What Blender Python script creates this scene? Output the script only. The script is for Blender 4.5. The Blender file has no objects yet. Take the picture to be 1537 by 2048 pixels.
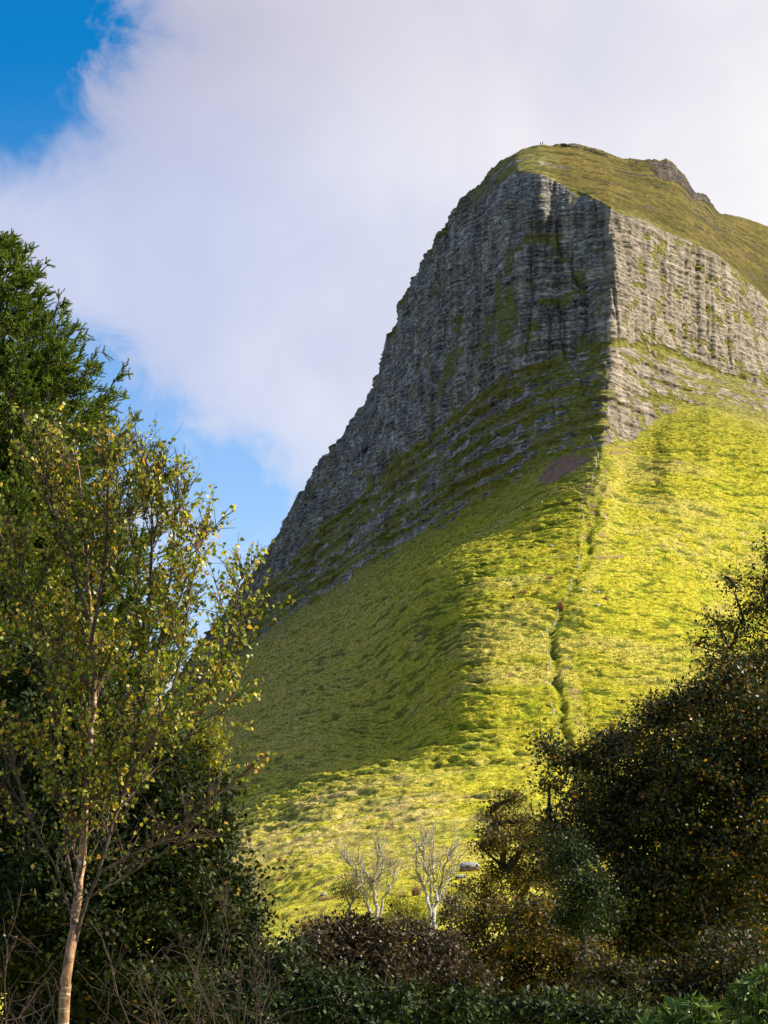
import bpy, bmesh, math, random
import numpy as np
from mathutils import Vector, Matrix

scene = bpy.context.scene
COL = scene.collection
rng = np.random.default_rng(7)
random.seed(7)

# ------------------------------------------------------------------ camera
W, H = 1537.0, 2048.0
F = 1024.0 / math.tan(math.radians(13.5))
PITCH = math.radians(12.25)
CZ = 1.6
cam_data = bpy.data.cameras.new("camera")
cam = bpy.data.objects.new("camera", cam_data)
COL.objects.link(cam)
cam.location = (0, 0, CZ)
cam.rotation_euler = (math.radians(90) + PITCH, 0, 0)
cam_data.sensor_fit = 'VERTICAL'
cam_data.angle_y = math.radians(27.0)
cam_data.clip_start = 0.1
cam_data.clip_end = 60000
scene.camera = cam
scene.view_settings.view_transform = 'Standard'
scene.view_settings.look = 'None'
scene.view_settings.exposure = 0

CP, SP = math.cos(PITCH), math.sin(PITCH)


def ray(px, py):
    a = (np.asarray(px, float) - W / 2) / F
    b = (H / 2 - np.asarray(py, float)) / F
    return a, CP - b * SP, SP + b * CP


def at_height(px, py, z):
    a, y, s = ray(px, py)
    t = (z - CZ) / s
    return a * t, y * t, z + 0 * t


def at_dist(px, py, d):
    """point seen at a pixel of the photograph, d metres ahead"""
    a, y, s = ray(px, py)
    t = d / y
    return np.array([a * t, d + 0 * t, CZ + s * t])


# ------------------------------------------------------------------ noise
def _hash(ix, iy, iz, seed):
    with np.errstate(over='ignore'):
        h = (ix.astype(np.uint32) * np.uint32(374761393) + iy.astype(np.uint32) * np.uint32(668265263)
             + iz.astype(np.uint32) * np.uint32(2147483647 - 362437) + np.uint32((seed * 974634777) % 4294967296))
        h = (h ^ (h >> np.uint32(13))) * np.uint32(1274126177)
        h = h ^ (h >> np.uint32(16))
        h = h * np.uint32(2246822519)
        h = h ^ (h >> np.uint32(15))
    return h.astype(np.float32) / np.float32(4294967295.0) * 2 - 1


def noise(x, y, z, seed=0):
    x = np.asarray(x, np.float32); y = np.asarray(y, np.float32); z = np.asarray(z, np.float32)
    x, y, z = np.broadcast_arrays(x, y, z)
    fx, fy, fz = np.floor(x), np.floor(y), np.floor(z)
    ix, iy, iz = fx.astype(np.int32), fy.astype(np.int32), fz.astype(np.int32)
    u, v, w = x - fx, y - fy, z - fz
    u = u * u * (3 - 2 * u); v = v * v * (3 - 2 * v); w = w * w * (3 - 2 * w)
    r = 0
    for dx in (0, 1):
        wx = u if dx else 1 - u
        for dy in (0, 1):
            wy = v if dy else 1 - v
            for dz in (0, 1):
                wz = w if dz else 1 - w
                r = r + _hash(ix + dx, iy + dy, iz + dz, seed) * wx * wy * wz
    return r


def fbm(x, y, z, octaves=3, seed=0, gain=0.5):
    r, a, s = 0, 1.0, 0.0
    for o in range(octaves):
        k = 2.03 ** o
        r = r + a * noise(x * k + 13.7 * o, y * k + 7.1 * o, z * k + 3.3 * o, seed + o)
        s += a; a *= gain
    return r / s


def sstep(a, b, x):
    t = np.clip((x - a) / (b - a), 0, 1)
    return t * t * (3 - 2 * t)


def pchip(xk, yk, x):
    """monotone cubic; yk may be (n,) or (n, m)"""
    xk = np.asarray(xk, float); yk = np.asarray(yk, float); x = np.asarray(x, float)
    one = yk.ndim == 1
    if one: yk = yk[:, None]
    h = np.diff(xk)[:, None]; d = np.diff(yk, axis=0) / h
    m = np.zeros_like(yk)
    w1 = 2 * h[1:] + h[:-1]; w2 = h[1:] + 2 * h[:-1]
    same = d[:-1] * d[1:] > 0
    with np.errstate(divide='ignore', invalid='ignore'):
        hm = (w1 + w2) / (w1 / d[:-1] + w2 / d[1:])
    m[1:-1] = np.where(same, hm, 0)
    m[0], m[-1] = d[0], d[-1]
    i = np.clip(np.searchsorted(xk, x) - 1, 0, len(xk) - 2)
    t = ((x - xk[i]) / h[i, 0])[:, None]
    r = ((1 + 2 * t) * (1 - t) ** 2 * yk[i] + t * (1 - t) ** 2 * h[i] * m[i]
         + t * t * (3 - 2 * t) * yk[i + 1] + t * t * (t - 1) * h[i] * m[i + 1])
    return r[:, 0] if one else r


# ------------------------------------------------------------------ mesh helpers
def raw_mesh(name, verts, faces, smooth=False):
    """faces: (n,3) or (n,4) int array, or list of such arrays"""
    if not isinstance(faces, list): faces = [faces]
    faces = [np.asarray(f, np.int32) for f in faces if len(f)]
    me = bpy.data.meshes.new(name)
    verts = np.asarray(verts, np.float32)
    me.vertices.add(len(verts)); me.vertices.foreach_set('co', verts.ravel())
    loops = np.concatenate([f.ravel() for f in faces])
    tot = np.concatenate([np.full(len(f), f.shape[1], np.int32) for f in faces])
    start = np.concatenate([[0], np.cumsum(tot)[:-1]]).astype(np.int32)
    me.loops.add(len(loops)); me.loops.foreach_set('vertex_index', loops)
    me.polygons.add(len(tot)); me.polygons.foreach_set('loop_start', start)
    me.polygons.foreach_set('loop_total', tot)
    if smooth: me.polygons.foreach_set('use_smooth', np.ones(len(tot), bool))
    me.update(calc_edges=True)
    me.validate()
    return me


def link(name, me, mats, parent=None):
    o = bpy.data.objects.new(name, me); COL.objects.link(o)
    if mats is not None:
        for m in (mats if isinstance(mats, (list, tuple)) else [mats]): me.materials.append(m)
    if parent is not None: o.parent = parent
    return o


def tag(o, label=None, cat=None, group=None, kind=None):
    if label: o['label'] = label
    if cat: o['category'] = cat
    if group: o['group'] = group
    if kind: o['kind'] = kind
    return o


def empty(name, loc, label, cat, group=None):
    o = bpy.data.objects.new(name, None); COL.objects.link(o)
    o.location = tuple(float(c) for c in loc); o.empty_display_size = 0.2
    return tag(o, label, cat, group)


class Geo:
    """collects tubes and leaves, then becomes ONE mesh; coordinates relative to an origin"""
    def __init__(self, origin=(0, 0, 0)):
        self.o = np.array(origin, float); self.v = []; self.f3 = []; self.f4 = []; self.n = 0

    def add(self, v, f):
        f = np.asarray(f) + self.n
        (self.f3 if f.shape[1] == 3 else self.f4).append(f)
        v = np.asarray(v, float); self.v.append(v); self.n += len(v)

    def tube(self, pts, rad, sides=5):
        pts = np.asarray(pts, float); n = len(pts)
        rad = np.broadcast_to(np.asarray(rad, float), (n,))
        t = np.gradient(pts, axis=0); t /= np.linalg.norm(t, axis=1)[:, None] + 1e-9
        ref = np.array([0.37, 0.91, 0.17]) if abs(t[:, 1]).mean() < 0.8 else np.array([0.95, 0.1, 0.3])
        a = np.cross(t, ref); a /= np.linalg.norm(a, axis=1)[:, None] + 1e-9
        b = np.cross(t, a)
        ang = np.arange(sides) * 2 * math.pi / sides
        ring = (a[:, None] * np.cos(ang)[None, :, None] + b[:, None] * np.sin(ang)[None, :, None]) * rad[:, None, None] + pts[:, None]
        i = np.arange(n - 1)[:, None] * sides; j = np.arange(sides)[None]; k = (j + 1) % sides
        self.add(ring.reshape(-1, 3), np.stack([i + j, i + k, i + sides + k, i + sides + j], -1).reshape(-1, 4))

    def build(self, name, mats, parent=None, smooth=False):
        v = np.concatenate(self.v) - self.o
        fs = []
        if self.f3: fs.append(np.concatenate(self.f3))
        if self.f4: fs.append(np.concatenate(self.f4))
        return link(name, raw_mesh(name, v, fs, smooth), mats, parent)


# ------------------------------------------------------------------ node helpers
class NT:
    def __init__(self, tree):
        self.t = tree; tree.nodes.clear()

    def n(self, typ, **kw):
        nd = self.t.nodes.new(typ)
        for k, v in kw.items():
            if k.startswith('i_'):
                nd.inputs[k[2:].replace('_', ' ')].default_value = v
            else:
                setattr(nd, k, v)
        return nd

    def l(self, a, b): self.t.links.new(a, b)

    def val(self, x, sock):
        if hasattr(x, 'is_linked') or hasattr(x, 'links'): self.l(x, sock)
        else: sock.default_value = x

    def m(self, op, a, b=None, c=None, clamp=False):
        nd = self.t.nodes.new('ShaderNodeMath'); nd.operation = op; nd.use_clamp = clamp
        for i, x in enumerate((a, b, c)):
            if x is not None: self.val(x, nd.inputs[i])
        return nd.outputs[0]

    def mix(self, f, a, b, blend='MIX'):
        nd = self.t.nodes.new('ShaderNodeMix'); nd.data_type = 'RGBA'; nd.blend_type = blend
        self.val(f, nd.inputs[0]); self.val(a, nd.inputs[6]); self.val(b, nd.inputs[7])
        return nd.outputs[2]

    def ramp(self, f, stops, interp='LINEAR'):
        nd = self.t.nodes.new('ShaderNodeValToRGB'); cr = nd.color_ramp; cr.interpolation = interp
        while len(cr.elements) < len(stops): cr.elements.new(0.5)
        for e, (p, c) in zip(cr.elements, stops):
            e.position = p
            e.color = (c, c, c, 1) if isinstance(c, (int, float)) else (c[0], c[1], c[2], 1)
        self.val(f, nd.inputs[0])
        return nd.outputs[0]

    def noise(self, vec, scale, detail=3, rough=0.5, dist=0.0, typ='FBM'):
        nd = self.t.nodes.new('ShaderNodeTexNoise')
        nd.inputs['Scale'].default_value = scale; nd.inputs['Detail'].default_value = detail
        nd.inputs['Roughness'].default_value = rough; nd.inputs['Distortion'].default_value = dist
        if vec is not None: self.l(vec, nd.inputs['Vector'])
        return nd.outputs['Fac']

    def vscale(self, vec, s):
        nd = self.t.nodes.new('ShaderNodeVectorMath'); nd.operation = 'MULTIPLY'
        self.l(vec, nd.inputs[0]); nd.inputs[1].default_value = s
        return nd.outputs[0]

    def smooth(self, x, a, b):
        nd = self.t.nodes.new('ShaderNodeMapRange'); nd.interpolation_type = 'SMOOTHSTEP'
        self.val(x, nd.inputs[0]); nd.inputs[1].default_value = a; nd.inputs[2].default_value = b
        return nd.outputs[0]


def new_mat(name):
    m = bpy.data.materials.new(name); m.use_nodes = True
    return m, NT(m.node_tree)


def leaf_mat(name, stops, transl=0.35, rough=0.45, spec=0.3):
    m, t = new_mat(name)
    g = t.n('ShaderNodeNewGeometry')
    c = t.ramp(g.outputs['Random Per Island'], stops)
    tc = t.n('ShaderNodeTexCoord')
    nz = t.noise(tc.outputs['Object'], 0.9, 3, 0.6)
    c2 = t.mix(t.m('MULTIPLY', t.smooth(nz, 0.35, 0.7), 0.5), c, t.mix(1.0, c, (0.55, 0.6, 0.5, 1), 'MULTIPLY'))
    p = t.n('ShaderNodeBsdfPrincipled'); t.l(c2, p.inputs['Base Color'])
    p.inputs['Roughness'].default_value = rough; p.inputs['Specular IOR Level'].default_value = spec
    tr = t.n('ShaderNodeBsdfTranslucent'); t.l(t.mix(1.0, c2, (1.25, 1.15, 0.5, 1), 'MULTIPLY'), tr.inputs['Color'])
    mx = t.n('ShaderNodeMixShader'); mx.inputs[0].default_value = transl
    t.l(p.outputs[0], mx.inputs[1]); t.l(tr.outputs[0], mx.inputs[2])
    o = t.n('ShaderNodeOutputMaterial'); t.l(mx.outputs[0], o.inputs[0])
    return m


def bark_mat(name, c1, c2, scale=(6, 6, 30), rough=0.8, bands=None):
    m, t = new_mat(name)
    tc = t.n('ShaderNodeTexCoord')
    v = t.vscale(tc.outputs['Object'], scale)
    nz = t.noise(v, 1.0, 4, 0.65)
    c = t.ramp(nz, [(0.35, c1), (0.62, c2)])
    if bands:
        nb = t.noise(t.vscale(tc.outputs['Object'], (4, 4, 60)), 1.0, 2, 0.5)
        c = t.mix(t.smooth(nb, 0.58, 0.66), c, bands + (1,))
    p = t.n('ShaderNodeBsdfPrincipled'); t.l(c, p.inputs['Base Color']); p.inputs['Roughness'].default_value = rough
    p.inputs['Specular IOR Level'].default_value = 0.25
    bp = t.n('ShaderNodeBump'); bp.inputs['Strength'].default_value = 0.6; bp.inputs['Distance'].default_value = 0.01
    t.l(nz, bp.inputs['Height']); t.l(bp.outputs[0], p.inputs['Normal'])
    o = t.n('ShaderNodeOutputMaterial'); t.l(p.outputs[0], o.inputs[0])
    return m


# ------------------------------------------------------------------ sky and sun
SUN_AZ = math.radians(88)      # to the right of the view direction (+Y)
SUN_EL = math.radians(36)
world = bpy.data.worlds.new("World"); scene.world = world; world.use_nodes = True
t = NT(world.node_tree)
sky = t.n('ShaderNodeTexSky'); sky.sky_type = 'NISHITA'; sky.sun_disc = False
sky.sun_elevation = SUN_EL; sky.sun_rotation = SUN_AZ
sky.air_density = 1.0; sky.dust_density = 0.3; sky.ozone_density = 2.0
hs = t.n('ShaderNodeHueSaturation'); hs.inputs['Hue'].default_value = 0.515; hs.inputs['Saturation'].default_value = 1.12; hs.inputs['Value'].default_value = 1.25
t.l(sky.outputs[0], hs.inputs['Color'])
bg1 = t.n('ShaderNodeBackground'); bg1.inputs['Strength'].default_value = 0.15
SKYCOL = hs.outputs[0]
tc = t.n('ShaderNodeTexCoord'); D = tc.outputs['Generated']
sx = t.n('ShaderNodeSeparateXYZ'); t.l(D, sx.inputs[0])
dy = t.m('MAXIMUM', sx.outputs[1], 0.15)
U = t.m('DIVIDE', sx.outputs[0], dy); V = t.m('DIVIDE', sx.outputs[2], dy)


def uv_of(px, py):
    a, y, s = ray(px, py)
    return float(a / y), float(s / y)


deep = t.smooth(V, uv_of(100, 900)[1], uv_of(100, 60)[1])
t.l(t.mix(1.0, SKYCOL, t.mix(deep, (0.95, 1.12, 1.10, 1), (0.03, 0.72, 0.92, 1)), 'MULTIPLY'), bg1.inputs['Color'])
nzw = t.noise(D, 9.0, 5, 0.6, 0.4)
nz2 = t.noise(t.vscale(D, (1.0, 1.0, 1.6)), 22.0, 5, 0.62, 0.6)
warp = t.m('MULTIPLY', t.m('SUBTRACT', nzw, 0.5), 0.085)
warp2 = t.m('MULTIPLY', t.m('SUBTRACT', nz2, 0.5), 0.05)
Uw = t.m('ADD', t.m('ADD', U, warp), warp2); Vw = t.m('ADD', V, t.m('MULTIPLY', warp, -0.8))


def gauss(px, py, rx, ry, rot, amp):
    """soft opening in the cloud around a direction"""
    u0, v0 = uv_of(px, py)
    c, s = math.cos(math.radians(rot)), math.sin(math.radians(rot))
    du, dv = t.m('SUBTRACT', Uw, u0), t.m('SUBTRACT', Vw, v0)
    a = t.m('ADD', t.m('MULTIPLY', du, c * F / rx), t.m('MULTIPLY', dv, s * F / rx))
    b = t.m('ADD', t.m('MULTIPLY', du, -s * F / ry), t.m('MULTIPLY', dv, c * F / ry))
    r2 = t.m('ADD', t.m('MULTIPLY', a, a), t.m('MULTIPLY', b, b))
    return t.m('MULTIPLY', t.m('EXPONENT', t.m('MULTIPLY', r2, -1.0)), amp)


hole = 0.0
for g in ((10, 60, 225, 245, 0, 3.0), (140, 20, 60, 60, 0, 0.5), (40, 640, 160, 60, -25, 0.30), (220, 800, 300, 95, -38, 1.25), (130, 700, 110, 60, -20, 0.5), (330, 960, 220, 120, -30, 0.55), (490, 1020, 150, 110, -40, 0.5),
          (420, 1120, 330, 200, -40, 0.95), (230, 1180, 330, 260, 0, 0.45), (110, 900, 160, 200, 0, 0.3)):
    hole = t.m('ADD', gauss(*g), hole)
nz3 = t.noise(t.vscale(D, (1.0, 1.0, 1.2)), 13.0, 7, 0.62, 1.0)
hole = t.m('MULTIPLY', hole, t.m('ADD', 1.0, t.m('MULTIPLY', t.m('SUBTRACT', nz3, 0.5), 4.2)))
blue = t.m('MULTIPLY', t.smooth(hole, 0.0, 1.45), t.m('SUBTRACT', 1.0, t.m('MULTIPLY', t.smooth(V, uv_of(700, 800)[1], uv_of(700, 1350)[1]), 0.30)))
cloud = t.m('SUBTRACT', 1.0, blue)
# cloud bank over the mountain, thinned unseen behind the viewer to tune ambient light
fwd = t.smooth(sx.outputs[1], 0.0, 0.6)
cloud = t.m('MULTIPLY', cloud, t.m('ADD', 0.5, t.m('MULTIPLY', fwd, 0.5)))
# the cloud: lavender grey on the left, warm near-white towards the sun
gx = t.smooth(U, uv_of(250, 600)[0], uv_of(1500, 300)[0])
cc = t.mix(gx, (0.66, 0.70, 0.87, 1), (1.02, 0.98, 0.96, 1))
top = t.smooth(V, uv_of(700, 500)[1], uv_of(700, 0)[1])
cc = t.mix(t.m('MULTIPLY', t.m('MULTIPLY', top, 0.75), t.m('SUBTRACT', 1.0, t.m('MULTIPLY', gx, 0.8))), cc, (0.55, 0.52, 0.62, 1))
nz4 = t.noise(D, 7.0, 4, 0.55, 0.3)
cc = t.mix(t.smooth(nz4, 0.30, 0.70), t.mix(1.0, cc, (0.80, 0.83, 0.92, 1), 'MULTIPLY'), cc)
low = t.smooth(V, uv_of(700, 700)[1], uv_of(700, 1150)[1])
cc = t.mix(t.m('MULTIPLY', low, 0.5), cc, (0.62, 0.75, 0.95, 1))
bg2 = t.n('ShaderNodeBackground'); t.l(cc, bg2.inputs['Color']); t.l(t.m('ADD', 0.80, t.m('MULTIPLY', fwd, 0.24)), bg2.inputs['Strength'])
mxs = t.n('ShaderNodeMixShader'); t.l(cloud, mxs.inputs[0]); t.l(bg1.outputs[0], mxs.inputs[1]); t.l(bg2.outputs[0], mxs.inputs[2])
ow = t.n('ShaderNodeOutputWorld'); t.l(mxs.outputs[0], ow.inputs[0])

sun_d = bpy.data.lights.new("sun", 'SUN'); sun_d.energy = 9.0; sun_d.angle = math.radians(0.5)
sun_d.color = (1.0, 0.88, 0.68)
sun = bpy.data.objects.new("sun", sun_d); COL.objects.link(sun)
sdir = Vector((math.sin(SUN_AZ) * math.cos(SUN_EL), math.cos(SUN_AZ) * math.cos(SUN_EL), math.sin(SUN_EL)))
sun.rotation_euler = sdir.to_track_quat('Z', 'Y').to_euler()
sun.location = (40, 10, 40)

# ------------------------------------------------------------------ the mountain
S = 0.7
SKY_ = [(-400, 1760, 505), (-150, 1680, 505), (60, 1590, 505), (200, 1500, 505), (330, 1398, 505), (385, 1310, 505), (440, 1236, 505), (510, 1152, 505), (560, 1108, 505),
        (605, 1010, 505), (650, 932, 505), (700, 860, 505), (748, 790, 505), (765, 735, 505), (797, 668, 505), (805, 620, 505), (850, 530, 505), (875, 480, 505), (905, 440, 507),
        (925, 402, 508), (960, 366, 511), (1000, 325, 517), (1040, 302, 522), (1080, 291, 526), (1130, 288, 530), (1200, 300, 532), (1260, 317, 532),
        (1320, 321, 532), (1345, 330, 531), (1370, 352, 530), (1385, 375, 528), (1410, 392, 527), (1435, 418, 526), (1470, 430, 526), (1537, 452, 526), (1700, 520, 524), (1950, 640, 520), (2200, 800, 515)]
TOP_ = [(-400, 1762, 497), (330, 1406, 497), (510, 1160, 498), (650, 942, 498), (750, 795, 498), (800, 660, 498), (850, 545, 498), (905, 462, 499),
        (930, 430, 496), (960, 402, 492), (1000, 366, 487), (1040, 342, 480), (1080, 348, 472), (1120, 366, 467), (1165, 385, 458), (1200, 402, 447), (1225, 414, 440),
        (1290, 442, 438), (1340, 466, 438), (1400, 490, 437), (1440, 515, 436), (1490, 560, 435), (1537, 602, 435), (1700, 720, 430), (1950, 880, 420), (2200, 1020, 410)]
BEN_ = [(-400, 1800, 345), (60, 1640, 345), (330, 1428, 345), (440, 1275, 345), (510, 1208, 345), (580, 1135, 345), (640, 1070, 345), (720, 1006, 345), (800, 928, 345), (900, 855, 345),
        (960, 803, 343), (1040, 757, 340), (1120, 725, 346), (1200, 697, 349), (1225, 690, 349), (1290, 699, 356), (1350, 716, 361), (1400, 733, 362), (1537, 775, 360),
        (1700, 850, 346), (1950, 960, 340), (2200, 1080, 330)]
FOO_ = [(-400, 1815, 265), (60, 1670, 265), (330, 1460, 268), (430, 1372, 268), (510, 1290, 268), (650, 1196, 268), (750, 1131, 268), (870, 1061, 268), (1000, 987, 272), (1085, 938, 274),
        (1200, 900, 277), (1250, 886, 288), (1300, 856, 303), (1350, 828, 315), (1410, 820, 320), (1480, 838, 316), (1537, 856, 311), (1700, 930, 305),
        (1950, 1020, 300), (2200, 1120, 290)]
G1_ = [(-400, 1835, 175), (60, 1710, 175), (330, 1530, 180), (500, 1400, 183), (650, 1314, 183), (800, 1222, 183), (860, 1178, 183), (930, 1150, 183), (1000, 1142, 183), (1155, 1140, 183), (1300, 1146, 187), (1537, 1172, 193), (1900, 1250, 180), (2200, 1320, 170)]
G2_ = [(-400, 1850, 112), (60, 1750, 112), (330, 1600, 115), (500, 1500, 118), (650, 1468, 118), (800, 1427, 118), (860, 1394, 118), (930, 1369, 118), (1000, 1365, 118), (1155, 1368, 118), (1300, 1372, 118), (1537, 1390, 118), (1900, 1440, 115), (2200, 1490, 110)]
G3_ = [(-400, 1865, 52), (60, 1785, 54), (330, 1680, 66), (500, 1612, 71), (650, 1568, 74), (800, 1537, 77), (900, 1520, 80), (1000, 1514, 80), (1155, 1512, 80), (1537, 1525, 80), (1900, 1550, 78), (2200, 1580, 75)]
G4_ = [(-400, 1885, 24), (60, 1830, 26), (330, 1770, 28), (500, 1725, 31), (800, 1672, 36), (1000, 1655, 36), (1155, 1652, 36), (1537, 1660, 36), (2200, 1700, 35)]
G5_ = [(-400, 1900, 18), (60, 1870, 17), (330, 1840, 17), (500, 1805, 17), (800, 1752, 17), (1000, 1740, 17), (1155, 1740, 17), (1537, 1745, 17), (2200, 1770, 17)]
G6_ = [(-400, 1925, 5), (330, 1905, 5), (500, 1890, 5), (800, 1880, 5), (1155, 1880, 5), (2200, 1885, 5)]
LEV = [SKY_, TOP_, BEN_, FOO_, G1_, G2_, G3_, G4_, G5_, G6_]

cols = np.concatenate([np.arange(-400, 300, 12), np.arange(300, 1545, 1.35), np.arange(1545, 2201, 6)])
NC = len(cols)
KX = np.zeros((len(LEV) + 4, NC, 3)); PYL = np.zeros((len(LEV), NC))
for k, L in enumerate(LEV):
    a = np.array(L, float)
    py = pchip(a[:, 0], a[:, 1], cols); zz = pchip(a[:, 0], a[:, 2], cols) * S
    X, Y, Z = at_height(cols, py, zz)
    PYL[k] = py
    KX[k + 2] = np.stack([X, Y, Z], -1)
# hidden plateau behind the skyline, and the flat ground towards the camera
u = KX[2, :, :2] / np.linalg.norm(KX[2, :, :2], axis=1)[:, None]
KX[1] = KX[2]; KX[1, :, :2] += u * 60; KX[1, :, 2] -= 1 * S
KX[0] = KX[2]; KX[0, :, :2] += u * 900; KX[0, :, 2] -= 40 * S
ug = KX[11, :, :2] / np.linalg.norm(KX[11, :, :2], axis=1)[:, None]
KX[12, :, :2] = ug * 45; KX[12, :, 2] = 0.6
KX[13, :, :2] = ug * 9; KX[13, :, 2] = 0.0
#     hidden hidden S-T  T-B  B-F  F-G1 G1-2 G2-3 G3-4 G4-5 G5-6 flat flat
NR = [6,     10,    95,  310, 190, 235, 165, 120, 110, 75,  75,  60,  20]
par = np.concatenate([np.linspace(k, k + 1, n, endpoint=False) for k, n in enumerate(NR)] + [[len(NR)]])
par -= 2.0     # 0 skyline, 1 cliff top, 2 bench, 3 cliff foot, 4.. grass contours
NRW = len(par)
flat = KX.reshape(KX.shape[0], -1)
B = np.zeros((NRW, NC * 3))
kk = np.arange(KX.shape[0]) - 2.0
Bs = pchip(kk, flat, par)                      # smooth
lin = np.clip(np.floor(par + 2).astype(int), 0, KX.shape[0] - 2); tt = (par + 2 - lin)[:, None]
Bl = flat[lin] * (1 - tt) + flat[lin + 1] * tt
wl = ((par > 0.0) & (par <= 3.0))[:, None]
B = np.where(wl, Bl, Bs).reshape(NRW, NC, 3)
P = np.repeat(par[:, None], NC, 1); PX = np.repeat(cols[None], NRW, 0)
PYY = np.zeros((NRW, NC))
PYe = np.concatenate([PYL[:1] - 20, PYL[:1] - 10, PYL, PYL[-1:] + 100, PYL[-1:] + 400])
pe = PYe[lin] * (1 - tt) + PYe[lin + 1] * tt
PYY = pe
# base normals
def grid_normals(G):
    du = np.gradient(G, axis=1); dv = np.gradient(G, axis=0)
    n = np.cross(dv, du); n /= np.linalg.norm(n, axis=2)[..., None] + 1e-9
    return n
def blur(a, n):
    for _ in range(n):
        a = (a + np.roll(a, 1, 0) + np.roll(a, -1, 0)) / 3
        a = (a + np.roll(a, 1, 1) + np.roll(a, -1, 1)) / 3
    return a
N0 = grid_normals(B)
if N0[500, 700, 2] < 0: N0 = -N0
Nh = N0[..., :2].copy(); Nh = blur(Nh, 4); Nh /= np.linalg.norm(Nh, axis=2)[..., None] + 1e-6
x, y, z = (B[..., i] for i in range(3))
# ---- rock mask
rock = sstep(0.97, 1.03, P + 0.05 * fbm(x / 14, y / 14, z / 14, 3, 5)) * (1 - sstep(2.9, 3.02, P + 0.10 * fbm(x / 12, y / 12, z / 8, 3, 6)))
left = 1 - sstep(900, 1060, PX + 40 * fbm(x / 14, y / 14, z / 14, 3, 16))
rock = np.maximum(rock, sstep(0.12, 0.3, P + 0.2 * fbm(x / 14, y / 14, z / 14, 2, 15)) * left * (1 - sstep(1.2, 1.4, P)))
# outcrops under the summit skyline
oc = np.interp(PX, [1080, 1110, 1200, 1250, 1270, 1300, 1370, 1415, 1470, 1500], [0, 0.10, 0.14, 0.12, 0.28, 0.34, 0.30, 0.16, 0.05, 0])
ocm = (P > 0.02) & (P < 1)
oc_keep = 0
oc = sstep(0.0, 0.06, oc - P * (1 + 0.25 * noise(x / 5, y / 5, z / 30, 8)) - 0.02) * (P > 0.015)
rock = np.maximum(rock, oc)
# ledges that carry grass, strongest between bench and foot
lw = z + 3.0 * noise(0 * x, y / 200, z / 13, 28) + 3.2 * fbm(x / 32, y / 32, z / 40, 3, 21)
per = 7.6
ph = (lw / per) % 1.0                                        # 0..1 upwards
zone = sstep(1.86, 2.04, P) * (1 - sstep(2.95, 3.05, P))
# bench line
ben = np.exp(-((P - 2.0 - 0.04 * fbm(x / 25, y / 25, 0, 2, 3)) / 0.045) ** 2)
# ---- displacement of rock, horizontally outwards
ridge = lambda a: 1 - 2 * np.abs(a)
gul = ridge(fbm(x / 26, y / 26, z / 260, 2, 31)) * 3.2 * (1 + 1.2 * sstep(900, 600, PX)) + ridge(fbm(x / 9, y / 9, z / 90, 2, 32)) * 1.5
colm = noise(x / 3.2, y / 9, z / 26, 33) * 1.0 + noise(x / 1.5, y / 5, z / 9, 34) * 0.5
strata = noise(x / 25, y / 45, z / 1.7, 35) * 0.55 + noise(x / 9, y / 16, z / 0.75, 36) * 0.42 + noise(x / 40, y / 60, z / 5.5, 37) * 1.1
blocks = noise(x / 2.2, y / 2.2, z / 1.1, 38) * 0.4
saw = np.where(ph < 0.72, ph / 0.72, (1 - ph) / 0.28) - 0.5
front = np.exp(-((PX - 1213) / 55.0) ** 2)
rd = gul * (1 - 0.75 * zone) * (1 - 0.5 * front) * (1 - 0.8 * sstep(1215, 1250, PX)) + colm * (1 - 0.6 * sstep(1215, 1250, PX)) + strata * (1 - 0.45 * sstep(1215, 1250, PX)) + blocks - zone * saw * 3.0 * np.where(PX > 1215, 0.45, 1.0) * (0.7 + 0.6 * noise(x / 30, y / 30, 0, 39))
rd -= ben * 0.5
cr1 = np.exp(-(fbm(x / 7, y / 18, z / 120, 2, 101) / 0.07) ** 2); cr2 = np.exp(-(fbm(x / 5, y / 8, z / 30, 2, 102) / 0.06) ** 2)
rd -= (cr1 * 2.4 + cr2 * 0.7) * (1 - 0.6 * zone) * (1 - 0.65 * sstep(1215, 1250, PX))
rd = np.where(zone > 0, rd * (1 - zone * 0.35 * sstep(-0.2, 0.4, noise(x / 17, y / 17, z / 7, 29))), rd)
edge = np.clip(np.minimum((P - 0.9) / 0.25, (3.1 - P) / 0.25), 0.0, 1)
edge = np.maximum(edge, left * np.clip(P / 0.15, 0.3, 1) * (P < 1.3) * (P > -0.5))
edge = np.maximum(edge, oc * 0.6)
dh = rd * rock * edge
# ---- grass relief (terracettes that follow the contours)
dist = np.sqrt(x * x + y * y)
grass = 1 - rock
fs = np.clip(dist / 800.0, 0.25, 1.4)
zt = z + 1.5 * noise(x / 60, y / 60, 0, 44)
steep = np.clip((P - 3.0) / 0.3, 0, 1) * (1 - sstep(6.3, 7.3, P)) + 0.8 * ((P < 1) & (P > 0))
w_ = zt + 0.35 * noise(x / 3.5, y / 3.5, 0, 49)
t1 = noise(x / 4.5, y / 30, w_ / 0.85, 41); t2 = noise(x / 12, y / 60, w_ / 1.6, 42); t3 = noise(x / 2.2, y / 14, w_ / 0.45, 43)
terr = t1 * 0.32 + t2 * 0.22 + t3 * 0.26
tus = noise(x / 0.9, y / 2.6, z / 1, 45) * 0.15 + noise(x / 2.4, y / 6, z / 2, 46) * 0.14 + noise(x / 12, y / 22, z / 6, 47) * 0.4 + noise(x / 7, y / 10, z / 1.3, 147) * 0.34 * sstep(4.8, 5.4, P)
holl = 6.5 * np.exp(-((PX - 755) / 90.0) ** 2 - ((PYY - 1370) / 100.0) ** 2)
roll = -holl / 1.0 + fbm(x / 75, y / 75, z / 40, 2, 48) * 1.6
nearm = np.clip(dist / 330, 0.10, 1)
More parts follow.
